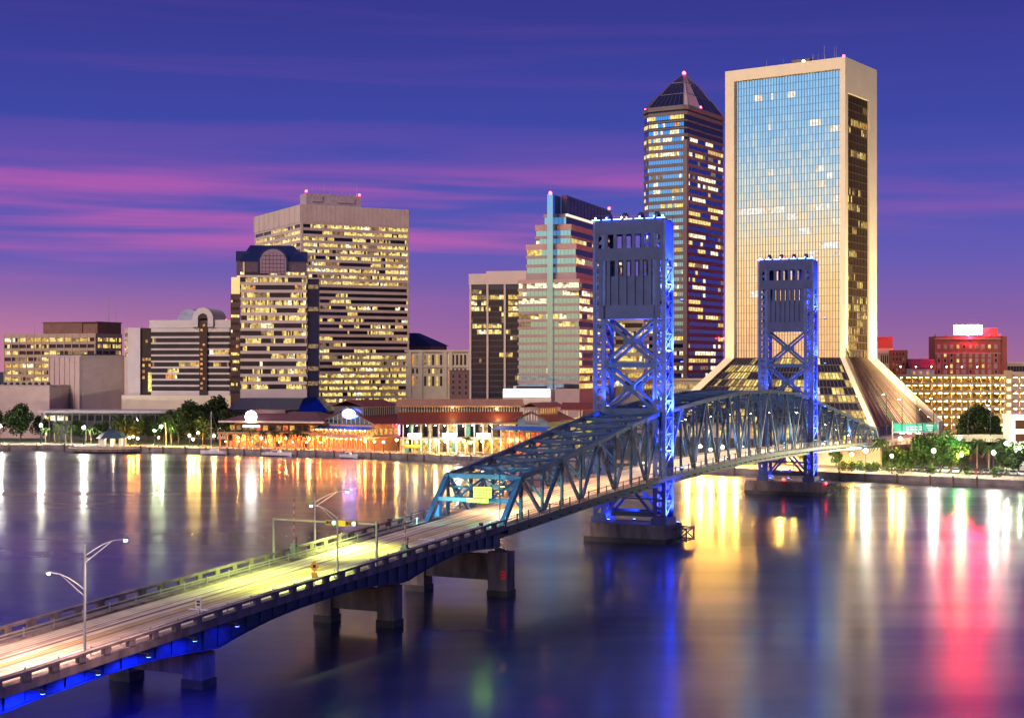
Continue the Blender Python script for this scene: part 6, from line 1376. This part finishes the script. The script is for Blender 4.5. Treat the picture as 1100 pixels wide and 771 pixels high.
mb = MB(); mb.box(xx(960) - xx(983), xx(990.5) - xx(983), 0, .18, zz(463) - 2.2, zz(454.5) - 2.2); mb.box(xx(991.5) - xx(983), xx(1007) - xx(983), 0, .18, zz(463) - 2.2, zz(454.5) - 2.2); p_ = mb.build('sign_panel', TEAL, t)
mb = MB()
for k in range(4):
    for q in range(2): u = xx(975 + k * 4.6) - xx(983); mb.box(u - .45, u + .45, -.03, -.002, zz(458.5 + q * 2.6) - 2.2 - .16, zz(458.5 + q * 2.6) - 2.2 + .16)
for q in range(3): u = xx(999) - xx(983); mb.box(u - 1.1 + .3 * q, u + 1.1 - .2 * q, -.03, -.002, zz(457 + q * 2.4) - 2.35, zz(457 + q * 2.4) - 2.1)
mb.build('sign_lettering', mat('sign_lettering_white', (.7, .8, .75), .5, emit=(.7, 1, .9), es=.5), p_)
for x in (968, 976, 985):
    mb = MB(); u = xx(x) - xx(983); mb.box(u - .5, u + .5, -1.6, -1.2, zz(465.4) - 2.2, zz(464.6) - 2.2); o_ = mb.build('sign_lamp', WHT_L, t)
    lamp('sign_lamp_light', o_, (u, -2.0, zz(466.5) - 2.2), 300, W_, 'POINT', .3)
B = Bld('corner_pavilion', 'white corner pavilion with dark window at the right picture edge', 1088, 1160, 1180, 440, 0)
mb = MB(); mb.box(-B.a, 0, 0, 10, B.z(451), B.z(445)); mb.box(-B.a, 0, 0, 10, B.z(465), B.z(461)); mb.box(-B.a + .3, -.3, .3, 9.7, 2, B.z(451)); mb.build('wall', WHITE, B.root)
mb = MB(); mb.box(-B.a + .8, -.5, .15, .29, B.z(460.5), B.z(451.5)); mb.box(-B.a + .8, -.5, .15, .29, B.z(474), B.z(466)); mb.build('window', mat('amber_dark_glass', (.06, .025, .01), .2), B.root)
# pale river-edge retaining wall under the bridge end, and blue walkway
p0, p1 = G(845, 30, 2.2), G(945, 34, 2.2); t = thing('retaining_wall', p0, 'pale concrete wall below the north end of the bridge', 'wall'); d = p1 - p0
mb = MB(); n = Vector((d.y, -d.x, 0)).normalized(); mb.hexa([Vector((0, 0, 0)), d, d - n * 1.0, -n * 1.0], [v + Vector((0, 0, 5.2)) for v in (Vector((0, 0, 0)), d, d - n, -n)]); mb.hexa([n * .3 + Vector((0, 0, 5.201)), d + n * .3 + Vector((0, 0, 5.201)), d - n * 1.3 + Vector((0, 0, 5.201)), -n * 1.3 + Vector((0, 0, 5.201))], [v + Vector((0, 0, 5.7)) for v in (n * .3, d + n * .3, d - n * 1.3, -n * 1.3)]); mb.build('wall_face', CREAM, t)
